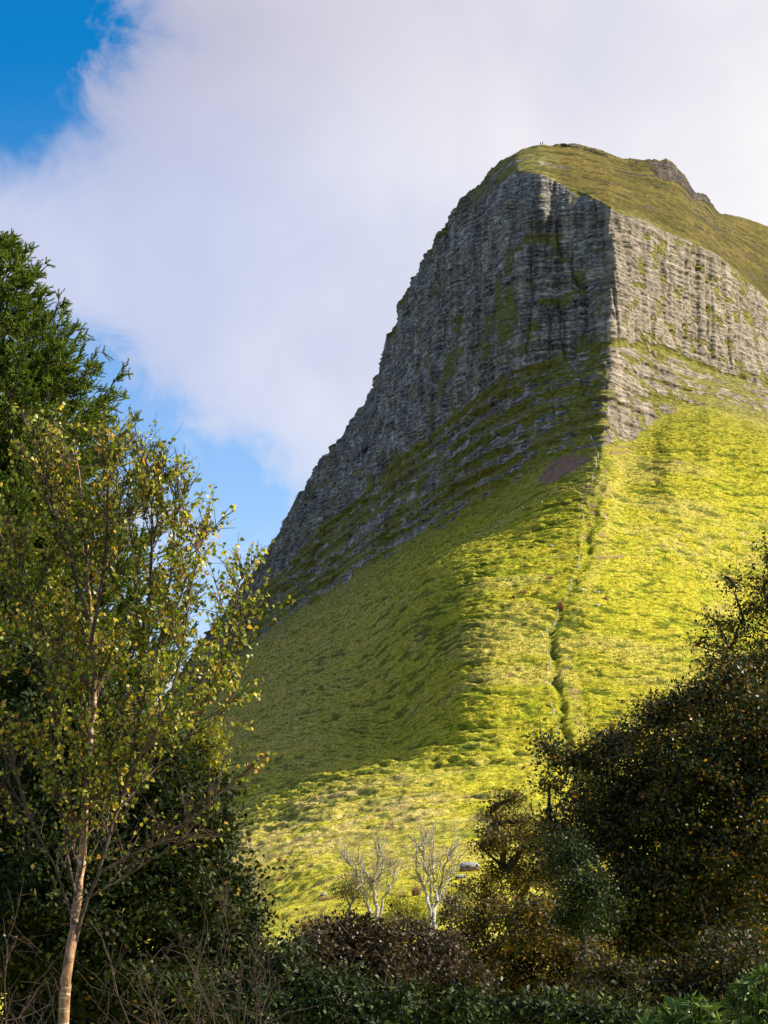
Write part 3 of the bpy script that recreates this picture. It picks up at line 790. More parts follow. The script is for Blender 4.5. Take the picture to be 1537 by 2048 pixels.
# --- right-hand wood
foliage_tree('autumn_tree', 'brown-green tree with drooping spray of leaves sticking out at the right edge', 'tree', 46, 1640,
             [(1545, 1125, 34, 45), (1522, 1190, 48), (1475, 1172, 18, 14), (1448, 1162, 9, 7), (1490, 1238, 42, 34), (1445, 1240, 20, 14), (1428, 1222, 12, 9), (1412, 1284, 18, 10),
              (1394, 1290, 9, 6), (1470, 1288, 36, 20), (1560, 1270, 80), (1590, 1400, 110), (1620, 1180, 80), (1640, 1560, 110), (1620, 1720, 120), (1600, 1880, 120), (1690, 1800, 130), (1720, 1450, 120), (1700, 1300, 100)],
             0.085, 42000, (bark_dark, L_autumn), clump=0.36, trunk_r=0.22)
foliage_tree('autumn_tree', 'broad dark autumn tree filling the right side, its crown sloping down to the left', 'tree', 36, 1420,
             [(1490, 1372, 80), (1440, 1362, 44), (1530, 1330, 60), (1400, 1400, 66), (1330, 1442, 64), (1265, 1478, 56), (1205, 1512, 46), (1150, 1522, 36), (1105, 1512, 32, 26), (1080, 1490, 16, 12), (1104, 1560, 26, 14),
              (1500, 1510, 120), (1390, 1540, 110), (1290, 1570, 90), (1210, 1610, 70), (1150, 1610, 46, 36), (1110, 1645, 34, 26), (1480, 1680, 130), (1350, 1680, 120),
              (1240, 1700, 90), (1150, 1700, 62), (1100, 1710, 32), (1520, 1840, 120), (1400, 1840, 120), (1290, 1820, 100), (1180, 1830, 70), (1560, 1480, 90), (1570, 1680, 110), (1240, 1920, 90), (1380, 1950, 110), (1520, 1960, 110)],
             0.075, 150000, (bark_dark, L_autumn), clump=0.30, trunk_r=0.30, dspread=1.2)
foliage_tree('holly_bush', 'dark glossy green bush in front of the broad autumn tree', 'bush', 30, 1170,
             [(1150, 1720, 30, 26), (1165, 1780, 40), (1195, 1825, 44), (1150, 1840, 36), (1140, 1690, 16)], 0.05, 9000, (bark_dark, L_holly), clump=0.22, trunk_r=0.08, dspread=0.3)
foliage_tree('hawthorn_tree', 'small open hawthorn with dark forked limbs beside the boulder', 'tree', 52, 1030,
             [(1010, 1606, 28, 20), (980, 1622, 12, 14), (985, 1645, 28), (1040, 1640, 30), (1003, 1682, 36, 26), (962, 1696, 15, 13), (1058, 1695, 36), (1010, 1742, 34, 22),
              (935, 1772, 24, 12), (970, 1768, 24, 14), (985, 1800, 36, 22), (1060, 1760, 40), (1100, 1740, 36)],
             0.08, 11500, (bark_dark, L_haw), clump=0.34, trunk_r=0.15, density=0.8, limb_k=1.3)
foliage_tree('hazel_bush', 'olive and gold leafy bush below the small hawthorn', 'bush', 33, 1050,
             [(945, 1860, 40, 30), (1000, 1835, 40, 26), (1060, 1850, 60, 46), (1120, 1890, 60), (960, 1930, 70), (1050, 1950, 90), (1150, 1970, 90), (1090, 1820, 34)],
             0.07, 22000, (bark_dark, L_haw), clump=0.28, trunk_r=0.07, multi=4)
foliage_tree('autumn_bush', 'deep shaded brown-green undergrowth bush at the bottom right', 'bush', 24, 1330,
             [(1240, 1985, 60), (1330, 1990, 70), (1440, 1965, 76), (1530, 1960, 70), (1280, 2050, 80), (1400, 2050, 80), (1520, 2050, 70), (1490, 1900, 40), (1200, 1930, 30)],
             0.055, 36000, (bark_dark, L_under), clump=0.22, trunk_r=0.06, multi=4)
# --- hedge line
foliage_tree('bramble_bush', 'dark brown tangled bramble bush in front of the left bare tree', 'bush', 27, 700,
             [(620, 1895, 36, 22), (660, 1880, 34, 24), (705, 1872, 40, 26), (750, 1890, 36, 30), (680, 1930, 80, 46), (760, 1950, 70, 50), (600, 1950, 60, 40), (735, 1852, 14, 16), (690, 1850, 12, 12), (640, 1868, 14, 14), (770, 1862, 12, 16)],
             0.06, 15000, (bark_twig, L_bram), clump=0.22, trunk_r=0.05, multi=5)
foliage_tree('bramble_bush', 'dark brown tangled bramble bush in front of the right bare tree', 'bush', 28, 850,
             [(800, 1876, 32, 26), (845, 1884, 40, 28), (885, 1900, 30, 26), (830, 1930, 66, 46), (900, 1960, 70, 50), (860, 2010, 80), (812, 1852, 14, 14), (852, 1858, 12, 14), (905, 1876, 14, 12)],
             0.06, 14000, (bark_twig, L_bram), clump=0.22, trunk_r=0.05, multi=5)
foliage_tree('ivy_bush', 'blackish green glossy leafed bush at the bottom between birch and bramble', 'bush', 20, 620,
             [(570, 1915, 34, 22), (540, 1960, 44), (610, 1975, 56), (670, 2010, 60), (740, 2030, 60), (560, 2030, 66), (650, 2060, 70), (480, 2000, 60), (820, 2050, 60), (920, 2060, 60), (1010, 2050, 60), (590, 1890, 14, 12), (700, 1965, 24, 18), (780, 1995, 26), (880, 2010, 24, 18), (960, 2015, 30, 22)],
             0.06, 20000, (bark_dark, L_holly), clump=0.2, trunk_r=0.05, multi=4)
foliage_tree('laurel_bush', 'shaded leafy bush with bluish green leaves at bottom centre right', 'bush', 19, 1180,
             [(1090, 2030, 50), (1160, 2040, 50), (1230, 2050, 50)], 0.06, 5000, (bark_dark, L_holly), clump=0.2, trunk_r=0.04, multi=3)
# --- left side
foliage_tree('sycamore_tree', 'dense dark leafy tree standing behind the slender birch on the left', 'tree', 27, 190,
             [(70, 1360, 80), (150, 1440, 90), (30, 1480, 90), (235, 1440, 56), (250, 1520, 90), (330, 1520, 60), (395, 1580, 56), (425, 1640, 36), (130, 1600, 120), (300, 1640, 120), (395, 1680, 56),
              (30, 1680, 120), (180, 1780, 130), (340, 1790, 110), (445, 1770, 48, 56), (478, 1840, 40), (60, 1880, 120), (240, 1920, 130), (400, 1900, 96), (470, 1880, 48), (500, 1920, 34), (120, 2030, 120), (340, 2030, 130), (470, 2000, 60)],
             0.085, 105000, (bark_dark, L_dark), clump=0.28, trunk_r=0.22, dspread=1.2, density=0.9)
foliage_tree('larch_bush', 'yellow-green feathery sapling catching the sun right of the birch stems', 'bush', 34, 420,
             [(425, 1475, 16, 26), (412, 1510, 20, 26), (425, 1545, 14, 22), (390, 1500, 16)], 0.06, 3200, (bark_twig, L_ylw), clump=0.18, trunk_r=0.03, dspread=0.2)
foliage_tree('yellow_bush', 'yellow-green bush at the left edge behind the dark tree', 'bush', 38, 30,
             [(20, 1560, 40, 60), (170, 1600, 40, 36), (60, 1620, 50)], 0.07, 5000, (bark_twig, L_ylw), clump=0.25, trunk_r=0.05)
foliage_tree('willow_scrub', 'pale grey-green twiggy bush at the edge of the dark tree, on the slope', 'bush', 70, 500,
             [(498, 1770, 26, 20), (520, 1800, 18, 22), (480, 1790, 20, 16)], 0.07, 700, (bark_pale, L_pale), clump=0.3, trunk_r=0.03, multi=3)

# --- behind the hedge
foliage_tree('scrub_bush', 'pale brown dry scrub bush left of the left bare tree', 'bush', 88, 640, [(610, 1852, 24, 14), (650, 1848, 26, 16), (690, 1845, 22, 16), (640, 1870, 40, 16)],
             0.11, 2600, (bark_grey, L_pale), clump=0.5, trunk_r=0.05, multi=3)
foliage_tree('gorse_bush', 'bright yellow-green bush between the two bare trees', 'bush', 84, 820, [(800, 1810, 20, 16), (830, 1825, 26, 18), (790, 1840, 30, 18), (840, 1850, 30, 18)],
             0.10, 3400, (bark_grey, L_ylw), clump=0.45, trunk_r=0.05, multi=3)
foliage_tree('thorn_bush', 'small green thorn bush behind the left bare tree', 'bush', 105, 700, [(700, 1772, 24, 22), (690, 1790, 20, 16), (712, 1755, 16), (722, 1785, 20)],
             0.12, 1300, (bark_grey, L_haw), clump=0.5, trunk_r=0.06)
foliage_tree('scrub_bush', 'dark brown scrub bush under the boulder beside the right bare tree', 'bush', 92, 905, [(905, 1800, 26, 14), (925, 1825, 28, 18), (890, 1830, 20, 16)],
             0.11, 2200, (bark_grey, L_bram), clump=0.45, trunk_r=0.05, multi=3)


# --- bare pale trees
def bare_tree(label, d, base, stems, nt):
    bx, by, _ = at_dist(base[0], base[1], d); bz = ground_z(bx, by) - 0.1
    o3 = np.array([bx, by, bz]); root = empty('bare_tree', o3, label, 'tree', 'bare pale-barked trees behind the hedge')
    k = d / F
    tg = Geo(o3); wg = Geo(o3)
    for pts, r in stems:
        P3 = [at_dist(px, py, d) + np.array([0, rng.uniform(-0.6, 0.6) * (j > 0), 0]) for j, (px, py) in enumerate(pts)]
        P3 = np.array(P3); m = len(P3)
        if r > 3: P3[0] = o3 + [rng.uniform(-.15, .15), 0, 0]
        s = np.linspace(0, m - 1, m * 3)
        Q = pchip(np.arange(m), P3, s) + rng.normal(size=(m * 3, 3)) * 0.025
        rr_ = np.linspace(r, max(r * 0.28, 0.8), m * 3) * k
        tg.tube(Q, rr_, 7)
        for w in range(int(nt * (0.6 + m * 0.25))):
            i = rng.integers(m, m * 3)
            st = Q[min(i, m * 3 - 1)]
            dr = unit(unit(Q[min(i, m * 3 - 1)] - Q[i - 2]) * 0.9 + rng.normal(size=3) * 0.55 + [0, 0, 0.35])
            L = rng.uniform(0.35, 1.1)
            b1 = wander(st, st + dr * L, 5, 0.16, 0.05); wg.tube(b1, np.linspace(0.024, 0.010, 5), 4)
            for z_ in range(3):
                j = rng.integers(1, 5); d2 = unit(dr + rng.normal(size=3) * 0.6)
                wg.tube(wander(b1[j], b1[j] + d2 * rng.uniform(0.2, 0.6), 4, 0.15), np.linspace(0.010, 0.004, 4), 3)
    tg.build('trunk', bark_pale, root, smooth=True)
    wg.build('twigs', bark_straw, root)
    return root


bare_tree('leafless pale-barked tree on the left of the pair, leaning stems spread in a fan', 82, (748, 1945),
          [([(745, 1945), (742, 1850), (738, 1810), (731, 1785), (726, 1765), (712, 1745), (700, 1728), (690, 1715)], 4.6),
           ([(731, 1800), (738, 1780), (746, 1765), (748, 1750)], 3.0),
           ([(752, 1945), (753, 1850), (755, 1820), (749, 1790), (746, 1765), (752, 1740), (757, 1715), (758, 1700)], 4.8),
           ([(754, 1820), (765, 1800), (775, 1785), (785, 1765), (788, 1745)], 3.2),
           ([(748, 1780), (740, 1755), (728, 1740), (718, 1725)], 2.5),
           ([(757, 1760), (765, 1740), (768, 1722)], 2.2)], 9)
bare_tree('leafless pale-barked tree on the right of the pair, upright forked stems', 78, (870, 1955),
          [([(862, 1955), (861, 1850), (860, 1815), (852, 1785), (843, 1765), (836, 1745), (835, 1710), (833, 1690)], 4.4),
           ([(872, 1955), (868, 1850), (872, 1815), (880, 1785), (885, 1760), (888, 1735), (898, 1715), (900, 1700)], 4.8),
           ([(860, 1810), (862, 1775), (858, 1755), (849, 1730), (848, 1695), (855, 1670)], 3.2),
           ([(873, 1800), (868, 1770), (868, 1745), (866, 1720), (868, 1695)], 3.0),
           ([(882, 1790), (890, 1765), (905, 1755), (912, 1745)], 2.0)], 9)

# --- spruce
def spruce():
    d = 40; k = d / F
    top = at_dist(4, 478, d); base = np.array([top[0] - 0.35, top[1], 0.0])
    root = empty('spruce_tree', base, 'tall green spruce at the left edge with finger-like upturned shoots', 'tree')
    tg, ng, ngf = Geo(base), Geo(base), Geo(base)
    Ht = top[2] - 0.0
    tp = wander(base, top, 12, 0.006); tg.tube(tp, np.linspace(0.26, 0.015, 12), 8)
    shoots = []   # (start, dir, length, radius)
    z = Ht - 0.15
    while z > 1.5:
        below = Ht - z
        reach = 0.14 + 0.68 * below ** 0.95 if below < 3.9 else min(0.14 + 0.68 * 3.9 ** 0.95 + (below - 3.9) * 0.28, 4.4)
        nb = int(np.clip(5 + below * 1.3, 5, 10))
        a0 = rng.uniform(0, 6.28)
        for q in range(nb):
            az = a0 + q * 6.283 / nb + rng.normal() * 0.2
            if math.cos(az) < -0.55 and rng.random() < 0.75: continue
            Lr = reach * rng.uniform(0.72, 1.08)
            n = 9; s = np.linspace(0, 1, n)
            rise = 0.55 if below < 1.5 else 0.32
            hz = rise * s * 0.5 - (0.22 if below > 2 else 0.05) * np.sin(s * 3.0) + 0.30 * s ** 3
            cx = np.interp(z, [0, Ht], [base[0], top[0]])
            pts = np.stack([cx + np.cos(az) * Lr * s, top[1] + np.sin(az) * Lr * s, z + hz * Lr], 1)
            pts[1:] += rng.normal(size=(n - 1, 3)) * 0.02
            tg.tube(pts, np.linspace(0.035 * min(1, below / 3) + 0.008, 0.006, n), 5)
            shoots.append((pts[-2], unit(pts[-1] - pts[-2] + [0, 0, 0.1]), 0.24))
            out = np.array([math.cos(az), math.sin(az), 0]); side = np.array([-out[1], out[0], 0])
            ns = int(8 + Lr * 8)
            for w in range(ns):
                f = rng.uniform(0.12, 0.98) ; i = f * (n - 1); i0 = int(i); st = pts[i0] + (pts[min(i0 + 1, n - 1)] - pts[i0]) * (i - i0)
                sg = 1 if w % 2 else -1
                Ls = Lr * (1.05 - f) * rng.uniform(0.35, 0.75) + 0.10
                Ls = min(Ls, 0.9)
                dr = unit(out * 0.8 + side * sg * rng.uniform(0.4, 1.1) + [0, 0, rng.uniform(-0.15, 0.45)])
                e = st + dr * Ls + [0, 0, 0.15 * Ls]
                tw = wander(st, e, 5, 0.06)
                tg.tube(tw, np.linspace(0.010, 0.004, 5), 3)
                shoots.append((tw[-2], unit(tw[-1] - tw[-2] + [0, 0, 0.15]), Ls * 0.25 + 0.10))
                for u_ in range(int(2 + Ls * 9)):
                    g_ = rng.uniform(0.1, 1.0); st2 = st + (e - st) * g_
                    d2 = unit(dr * 0.9 + rng.normal(size=3) * 0.55 + [0, 0, 0.40])
                    shoots.append((st2, d2, rng.uniform(0.10, 0.22)))
        z -= rng.uniform(0.24, 0.36)
    print('spruce shoots', len(shoots))
    st = np.array([s_[0] for s_ in shoots]); dr = np.array([s_[1] for s_ in shoots]); Ln = np.array([s_[2] for s_ in shoots])
    # each shoot: a dense brush of needles
    nn = 16
    f = np.tile(np.linspace(0.0, 1.0, nn), len(st))
    S0 = np.repeat(st, nn, 0); D0 = np.repeat(dr, nn, 0); L0 = np.repeat(Ln, nn)
    c_ = S0 + D0 * (L0 * f)[:, None]
    rd_ = unit(np.cross(D0, rng.normal(size=D0.shape)))
    ax = unit(D0 * 0.75 + rd_)
    n_ = len(c_); b = unit(np.cross(ax, rng.normal(size=ax.shape)))
    Lw = (0.046 * rng.uniform(0.8, 1.2, n_))[:, None]; wd = 0.011
    v = np.stack([c_ - b * wd, c_ + b * wd, c_ + ax * Lw], 1)
    ng.add(v.reshape(-1, 3), np.arange(n_ * 3).reshape(-1, 3))
    for i in range(len(st)):
        pass
    # green core of each shoot
    a = unit(np.cross(dr, [0.3, 0.5, 0.8])); b2 = np.cross(dr, a)
    e = st + dr * Ln[:, None]
    vs = []
    for q in range(3):
        an = q * 2.094; off = (a * math.cos(an) + b2 * math.sin(an)) * 0.013
        vs += [st + off, e + off * 0.6]
    v = np.stack(vs, 1); i = np.arange(len(st))[:, None] * 6
    fc = np.concatenate([i + np.array([[0, 2, 3, 1]]), i + np.array([[2, 4, 5, 3]]), i + np.array([[4, 0, 1, 5]])])
    ng.add(v.reshape(-1, 3), fc)
    tg.build('trunk', bark_dark, root, smooth=True)
    ng.build('crown', L_spruce, root)
spruce()

# --- birch
def birch():
    d = 15.0
    base = at_dist(118, 2150, d); base[2] = 0.0
    root = empty('birch_tree', base, 'slender young birch with copper bark and small yellowing leaves, left foreground', 'tree')
    tg, bg_, lg = Geo(base), Geo(base), Geo(base)
    k = d / F
    leafpos = []; leafax = []
    def put_leaves(pts, lo, n):
        for q in range(n):
            i = rng.uniform(lo, 1) * (len(pts) - 1); i0 = int(min(i, len(pts) - 2)); p_ = pts[i0] + (pts[i0 + 1] - pts[i0]) * (i - i0)
            ax = rng.normal(size=3) * 0.7 + [0, 0, -0.75]
            leafpos.append(p_ + unit(ax) * 0.012 + rng.normal(size=3) * 0.006); leafax.append(unit(ax))
    def pyof(p_):
        # how high a point stands, as a share of the crown
        return (p_[2] - 1.2) / 4.2
    def twigs(pts, n, L0, dens, lo=0.15):
        m = len(pts)
        for w in range(n):
            i = rng.uniform(lo, 0.97) * (m - 1); i0 = int(i); st = pts[i0] + (pts[i0 + 1] - pts[i0]) * (i - i0)
            t_ = unit(pts[i0 + 1] - pts[i0])
            rem = 1 - i / (m - 1)
            dr = unit(t_ * 1.0 + rng.normal(size=3) * 0.42 + [0, 0, 0.18])
            L = L0 * rng.uniform(0.4, 1.0) * (0.35 + 0.65 * rem)
            b = wander(st, st + dr * L, 6, 0.07, 0.03)
            bg_.tube(b, np.linspace(0.0035, 0.0014, 6), 4)
            h = pyof(b[3]); dn = dens * np.interp(h, [0, 0.18, 0.34, 0.5, 0.75, 0.9, 1.05], [0.06, 0.14, 0.45, 0.95, 0.95, 0.6, 0.4])
            put_leaves(b, 0.15, rng.poisson(max(0.0, dn * L * 24)))
            for z_ in range(rng.poisson(L * 5)):
                j = rng.integers(1, 6); d2 = unit(dr + rng.normal(size=3) * 0.55 + [0, 0, 0.1]); L2 = rng.uniform(0.06, 0.22)
                b2 = wander(b[j], b[j] + d2 * L2, 4, 0.08)
                bg_.tube(b2, np.linspace(0.002, 0.001, 4), 3)
                put_leaves(b2, 0.1, rng.poisson(max(0.0, dn * L2 * 38)))
    def stem(pp, r0, r1, nb, depth=0.25, geo=None, brL=0.9, first=False, lo=0.2, dens=1.0):
        P3 = np.array([at_dist(px, py, d) for px, py in pp]); m = len(P3)
        off = np.cumsum(rng.normal(size=m)) * depth * 0.25; P3[:, 1] += off - off[0]
        if first: P3[0] = base
        s = np.linspace(0, m - 1, m * 4); Q = pchip(np.arange(m), P3, s) + rng.normal(size=(m * 4, 3)) * 0.003
        f_ = np.linspace(0, 1, m * 4); (geo or tg).tube(Q, (r0 * (1 - f_) ** 1.15 + r1) * k, 9)
        for w in range(nb):
            f = rng.uniform(lo, 0.97); i = int(f * (m * 4 - 2)); st = Q[i]; t_ = unit(Q[i + 1] - Q[i])
            out = unit(rng.normal(size=3) * [1, 0.8, 0.15])
            dr = unit(t_ * 0.9 + out * rng.uniform(0.35, 0.75) + [0, 0, 0.15])
            L = brL * rng.uniform(0.45, 1.0) * (1.15 - f * 0.6)
            rr_ = max(r0 * (1 - f) * 0.35, 1.6) * k
            n = 9; b = wander(st, st + dr * L, n, 0.05, -0.03)
            bg_.tube(b, np.linspace(min(rr_, 0.012), 0.0025, n), 5)
            twigs(b, int(5 + L * 6), 0.42, dens)
            h = pyof(b[5]); put_leaves(b, 0.3, rng.poisson(max(0, dens * np.interp(h, [0.1, 0.4], [0.2, 1]) * L * 10)))
        return Q
    stem([(118, 2150), (130, 2010), (137, 1940), (150, 1840), (155, 1770), (162, 1690), (168, 1600), (172, 1500), (177, 1420), (181, 1340), (176, 1250), (168, 1150), (160, 1040), (150, 930), (142, 875)],
         10.5, 1.3, 42, first=True, lo=0.3)
    stem([(140, 1930), (165, 1830), (200, 1745), (232, 1630), (262, 1560), (274, 1500), (279, 1400), (276, 1290), (268, 1180), (258, 1060), (250, 960), (254, 905)], 3.6, 1.0, 30, brL=0.8, geo=bg_)
    stem([(236, 1620), (290, 1550), (345, 1500), (390, 1440), (430, 1370), (452, 1300), (464, 1230), (474, 1170), (480, 1130)], 2.6, 0.9, 20, brL=0.6, geo=bg_)
    stem([(236, 1615), (272, 1540), (320, 1480), (352, 1400), (375, 1300), (388, 1200), (400, 1110), (408, 1050)], 2.4, 0.9, 20, brL=0.7, geo=bg_)
    stem([(279, 1430), (310, 1340), (330, 1240), (345, 1120), (352, 1000), (356, 940)], 3.5, 1.0, 22, brL=0.6, geo=bg_)
    stem([(152, 1800), (132, 1700), (118, 1600), (104, 1480), (98, 1400), (80, 1300), (60, 1200), (48, 1120), (40, 1050)], 2.0, 0.9, 22, brL=0.75, geo=bg_)
    stem([(150, 1850), (110, 1740), (60, 1640), (10, 1560), (-40, 1500)], 1.6, 0.9, 10, brL=0.7, dens=0.6, geo=bg_)
    stem([(177, 1370), (130, 1320), (80, 1240), (40, 1160), (-10, 1080)], 3.5, 1.1, 16, brL=0.65, geo=bg_)
    stem([(180, 1300), (200, 1180), (215, 1060), (220, 960), (225, 900)], 3.2, 1.0, 20, brL=0.55, geo=bg_)
    stem([(176, 1240), (140, 1120), (100, 1000), (75, 920), (66, 850)], 3.0, 1.0, 18, brL=0.55, geo=bg_)
    stem([(276, 1300), (300, 1160), (305, 1040), (300, 960), (292, 920)], 3.0, 1.0, 18, brL=0.5, geo=bg_)
    stem([(60, 1640), (20, 1500), (-5, 1380), (-30, 1280)], 3.2, 1.0, 12, brL=0.6, geo=bg_)
    stem([(200, 1745), (300, 1690), (390, 1640), (450, 1580), (500, 1540)], 1.9, 0.8, 9, brL=0.45, dens=0.3, geo=bg_)
    stem([(165, 1800), (240, 1760), (330, 1700), (420, 1650)], 1.7, 0.8, 7, brL=0.45, dens=0.3, geo=bg_)
    lp = np.array(leafpos); la = np.array(leafax)
    print('birch leaves', len(lp))
    a0 = len(lp)
    n = a0; size = (0.034 * rng.uniform(0.65, 1.25, n))
    add_leaves(lg, lp, size, shape='birch', axis=la * 1.4)
    tg.build('trunk', bark_birch, root, smooth=True)
    bg_.build('branches', bark_twig, root, smooth=True)
    lg.build('crown', L_birch, root)
birch()

# --- leafless shrubs at the foot of the birch
def twig_shrub(label, d, base_px, n, spread, height, name='twiggy_shrub'):
    bx, by, _ = at_dist(base_px, 1950, d); o3 = np.array([bx, by, 0.0])
    root = empty(name, o3, label, 'shrub', 'thin leafless shrubs at the foot of the birch'); g, lg = Geo(o3), Geo(o3)
    lp = []
    for q in range(n):
        an = rng.uniform(0, 6.28); out = np.array([math.cos(an), 0.6 * math.sin(an), 0])
        hgt = height * rng.uniform(0.55, 1.0)
        n_ = 10; s = np.linspace(0, 1, n_)
        p_ = o3 + np.outer(s ** 1.2, out) * spread * rng.uniform(0.3, 1.0) + np.outer(np.sin(s * rng.uniform(1.3, 2.1)), [0, 0, 1]) * hgt
        p_[1:] += rng.normal(size=(n_ - 1, 3)) * 0.025
        g.tube(p_, np.linspace(0.008, 0.002, n_), 5)
        for w in range(10):
            i = rng.integers(2, n_ - 1); dr = unit(unit(p_[i + 1] - p_[i]) + rng.normal(size=3) * 0.6)
            b = wander(p_[i], p_[i] + dr * rng.uniform(0.15, 0.6), 5, 0.1)
            g.tube(b, np.linspace(0.0035, 0.0015, 5), 3)
            for z_ in range(3):
                if rng.random() < 0.6: lp.append(b[rng.integers(1, 5)])
                j = rng.integers(1, 5); g.tube(wander(b[j], b[j] + rand_dirs(1, 0.2)[0] * rng.uniform(0.08, 0.25), 3, 0.1), [0.002, 0.0015, 0.001], 3)
    add_leaves(lg, np.array(lp), 0.022, shape='birch')
    g.build('stems', bark_shrub, root, smooth=True); lg.build('leaves', L_bram, root)
twig_shrub('thin leafless shrub with pinkish arching stems at the lower left edge', 13, 20, 6, 0.9, 1.9)
twig_shrub('thin leafless shrub with pinkish arching stems just right of the birch trunk', 13.5, 330, 8, 1.1, 2.0)
twig_shrub('thin leafless shrub with arching stems under the dark tree edge, before the hedge', 14.5, 500, 8, 0.9, 1.8)

# --- rhododendrons: whorls of long leaves
def rhododendron(label, d, blobs, n):
    bx, by, _ = at_dist(blobs[0][0], 2048, d); o3 = np.array([bx, by, 0.0])
    root = empty('rhododendron_bush', o3, label, 'bush', 'rhododendrons at the bottom edge'); g, lg = Geo(o3), Geo(o3)
    k = d / F
    for px, py, r in blobs:
        c = at_dist(px, py, d)
        for q in range(int(n * r * r / 1600)):
            dr = rand_dirs(1, 0.45)[0]; p_ = c + dr * r * k * rng.uniform(0.7, 1.08)
            g.tube(wander(o3 + rng.normal(size=3) * 0.05, p_, 6, 0.05), np.linspace(0.010, 0.004, 6), 4)
            m = rng.integers(7, 11); an = np.arange(m) * 6.283 / m + rng.uniform(0, 6)
            e1 = unit(np.cross(dr, [0.2, 0.3, 0.9])); e2 = np.cross(dr, e1)
            ax = unit(np.cos(an)[:, None] * e1 + np.sin(an)[:, None] * e2 + dr * rng.uniform(0.25, 0.8))
            add_leaves(lg, np.repeat(p_[None], m, 0), 0.085 * rng.uniform(0.7, 1.1, m), axis=ax * 6, narrow=0.30)
    g.build('stems', bark_dark, root); lg.build('leaves', L_rhod, root)
rhododendron('bright green rhododendron with rosettes of long leaves at the bottom edge', 11, [(1350, 2046, 34), (1385, 2032, 30), (1415, 2046, 30), (1310, 2062, 28), (1440, 2060, 20)], 22)
rhododendron('shaded rhododendron with drooping long leaves in the bottom right corner', 11.5, [(1500, 2010, 40), (1535, 1990, 40), (1480, 2050, 34), (1540, 2050, 40), (1510, 1965, 24)], 13)

# ------------------------------------------------------------------ boulders
rock_m, t = new_mat("lichened_boulder")
gg = t.n('ShaderNodeNewGeometry'); tc_ = t.n('ShaderNodeTexCoord'); sz = t.n('ShaderNodeSeparateXYZ'); t.l(tc_.outputs['Object'], sz.inputs[0])
nz_ = t.noise(tc_.outputs['Object'], 2.2, 5, 0.7)
cA = t.ramp(nz_, [(0.35, (0.10, 0.05, 0.04)), (0.6, (0.25, 0.17, 0.14))]); cB = t.ramp(nz_, [(0.35, (0.14, 0.145, 0.155)), (0.6, (0.42, 0.43, 0.45))])
sn = t.n('ShaderNodeSeparateXYZ'); t.l(gg.outputs['Normal'], sn.inputs[0])
cR = t.mix(t.smooth(t.m('ADD', sn.outputs[2], t.m('MULTIPLY', nz_, 0.6)), 0.45, 0.75), cA, cB)
p = t.n('ShaderNodeBsdfPrincipled'); t.l(cR, p.inputs['Base Color']); p.inputs['Roughness'].default_value = 0.9
bp = t.n('ShaderNodeBump'); bp.inputs['Strength'].default_value = 0.7; bp.inputs['Distance'].default_value = 0.1; t.l(nz_, bp.inputs['Height']); t.l(bp.outputs[0], p.inputs['Normal'])
o = t.n('ShaderNodeOutputMaterial'); t.l(p.outputs[0], o.inputs[0])


def lump(name, loc, sx_, sy_, sz_, mat, seed, sub=4, amp=0.22):
    bm = bmesh.new(); bmesh.ops.create_icosphere(bm, subdivisions=sub, radius=1)
    v = np.array([w.co[:] for w in bm.verts])
    r_ = 1 + amp * fbm(v[:, 0] * 1.3, v[:, 1] * 1.3, v[:, 2] * 1.3, 4, seed)
    q_ = np.sign(v) * np.abs(v) ** 0.8 * r_[:, None] * [sx_, sy_, sz_]
    q_[:, 2] = np.maximum(q_[:, 2], -0.35 * sz_)
    for w, c in zip(bm.verts, q_): w.co = c
    me = bpy.data.meshes.new(name); bm.to_mesh(me); bm.free()
    me.polygons.foreach_set('use_smooth', np.ones(len(me.polygons), bool))
    o = link(name, me, mat); o.location = tuple(float(c) for c in loc)
    return o


bl = terrain_at(941, 1746)
kk_ = bl[1] / F
tag(lump('boulder', bl + [0, 0, 0.3 * 13 * kk_], 21 * kk_, 16 * kk_, 15 * kk_, rock_m, 201), 'large grey-topped boulder with reddish sides on the slope beside the hawthorn', 'boulder')
bl = terrain_at(922, 1762); kk_ = bl[1] / F
tag(lump('boulder', bl, 11 * kk_, 9 * kk_, 6 * kk_, rock_m, 203), 'small low grey boulder just below the large boulder', 'boulder')
bl = terrain_at(648, 1802); kk_ = bl[1] / F
tag(lump('boulder', bl, 8 * kk_, 7 * kk_, 3.5 * kk_, rock_m, 207), 'flat pale stone lying in the grass left of the bare trees', 'boulder')

# ------------------------------------------------------------------ rush and dry grass clumps
def straw_mat():
    return leaf_mat("dry_rush_blades", [(0.0, (0.20, 0.11, 0.06)), (0.5, (0.42, 0.27, 0.16)), (1.0, (0.62, 0.48, 0.32))], 0.25, 0.8, 0.1)
L_rush = straw_mat()
def rush(px, py, w, h, label, name='rush_clump', n=160):
    b = terrain_at(px, py); k = math.hypot(b[0], b[1]) / F
    g = Geo(b)
    wr, hr = w * k / 2, h * k
    c = b + np.stack([np.clip(rng.normal(size=n), -1.5, 1.5) * wr * 0.5, np.clip(rng.normal(size=n), -1.5, 1.5) * wr * 0.4, np.full(n, -0.05 * hr)], 1)
    top = c + np.stack([rng.normal(size=n) * wr * 0.35, rng.normal(size=n) * wr * 0.35, hr * rng.uniform(0.5, 1.1, n) * np.exp(-(((c[:, 0] - b[0]) / wr) ** 2))], 1)
    sd = unit(rng.normal(size=(n, 3)) * [1, 1, 0]) * 0.06 * hr
    v = np.stack([c - sd, c + sd, top], 1); g.add(v.reshape(-1, 3), np.arange(n * 3).reshape(-1, 3))
    o = g.build(name, L_rush); o.location = tuple(b); tag(o, label, 'rush clump', 'dry rush clumps on the hillside')
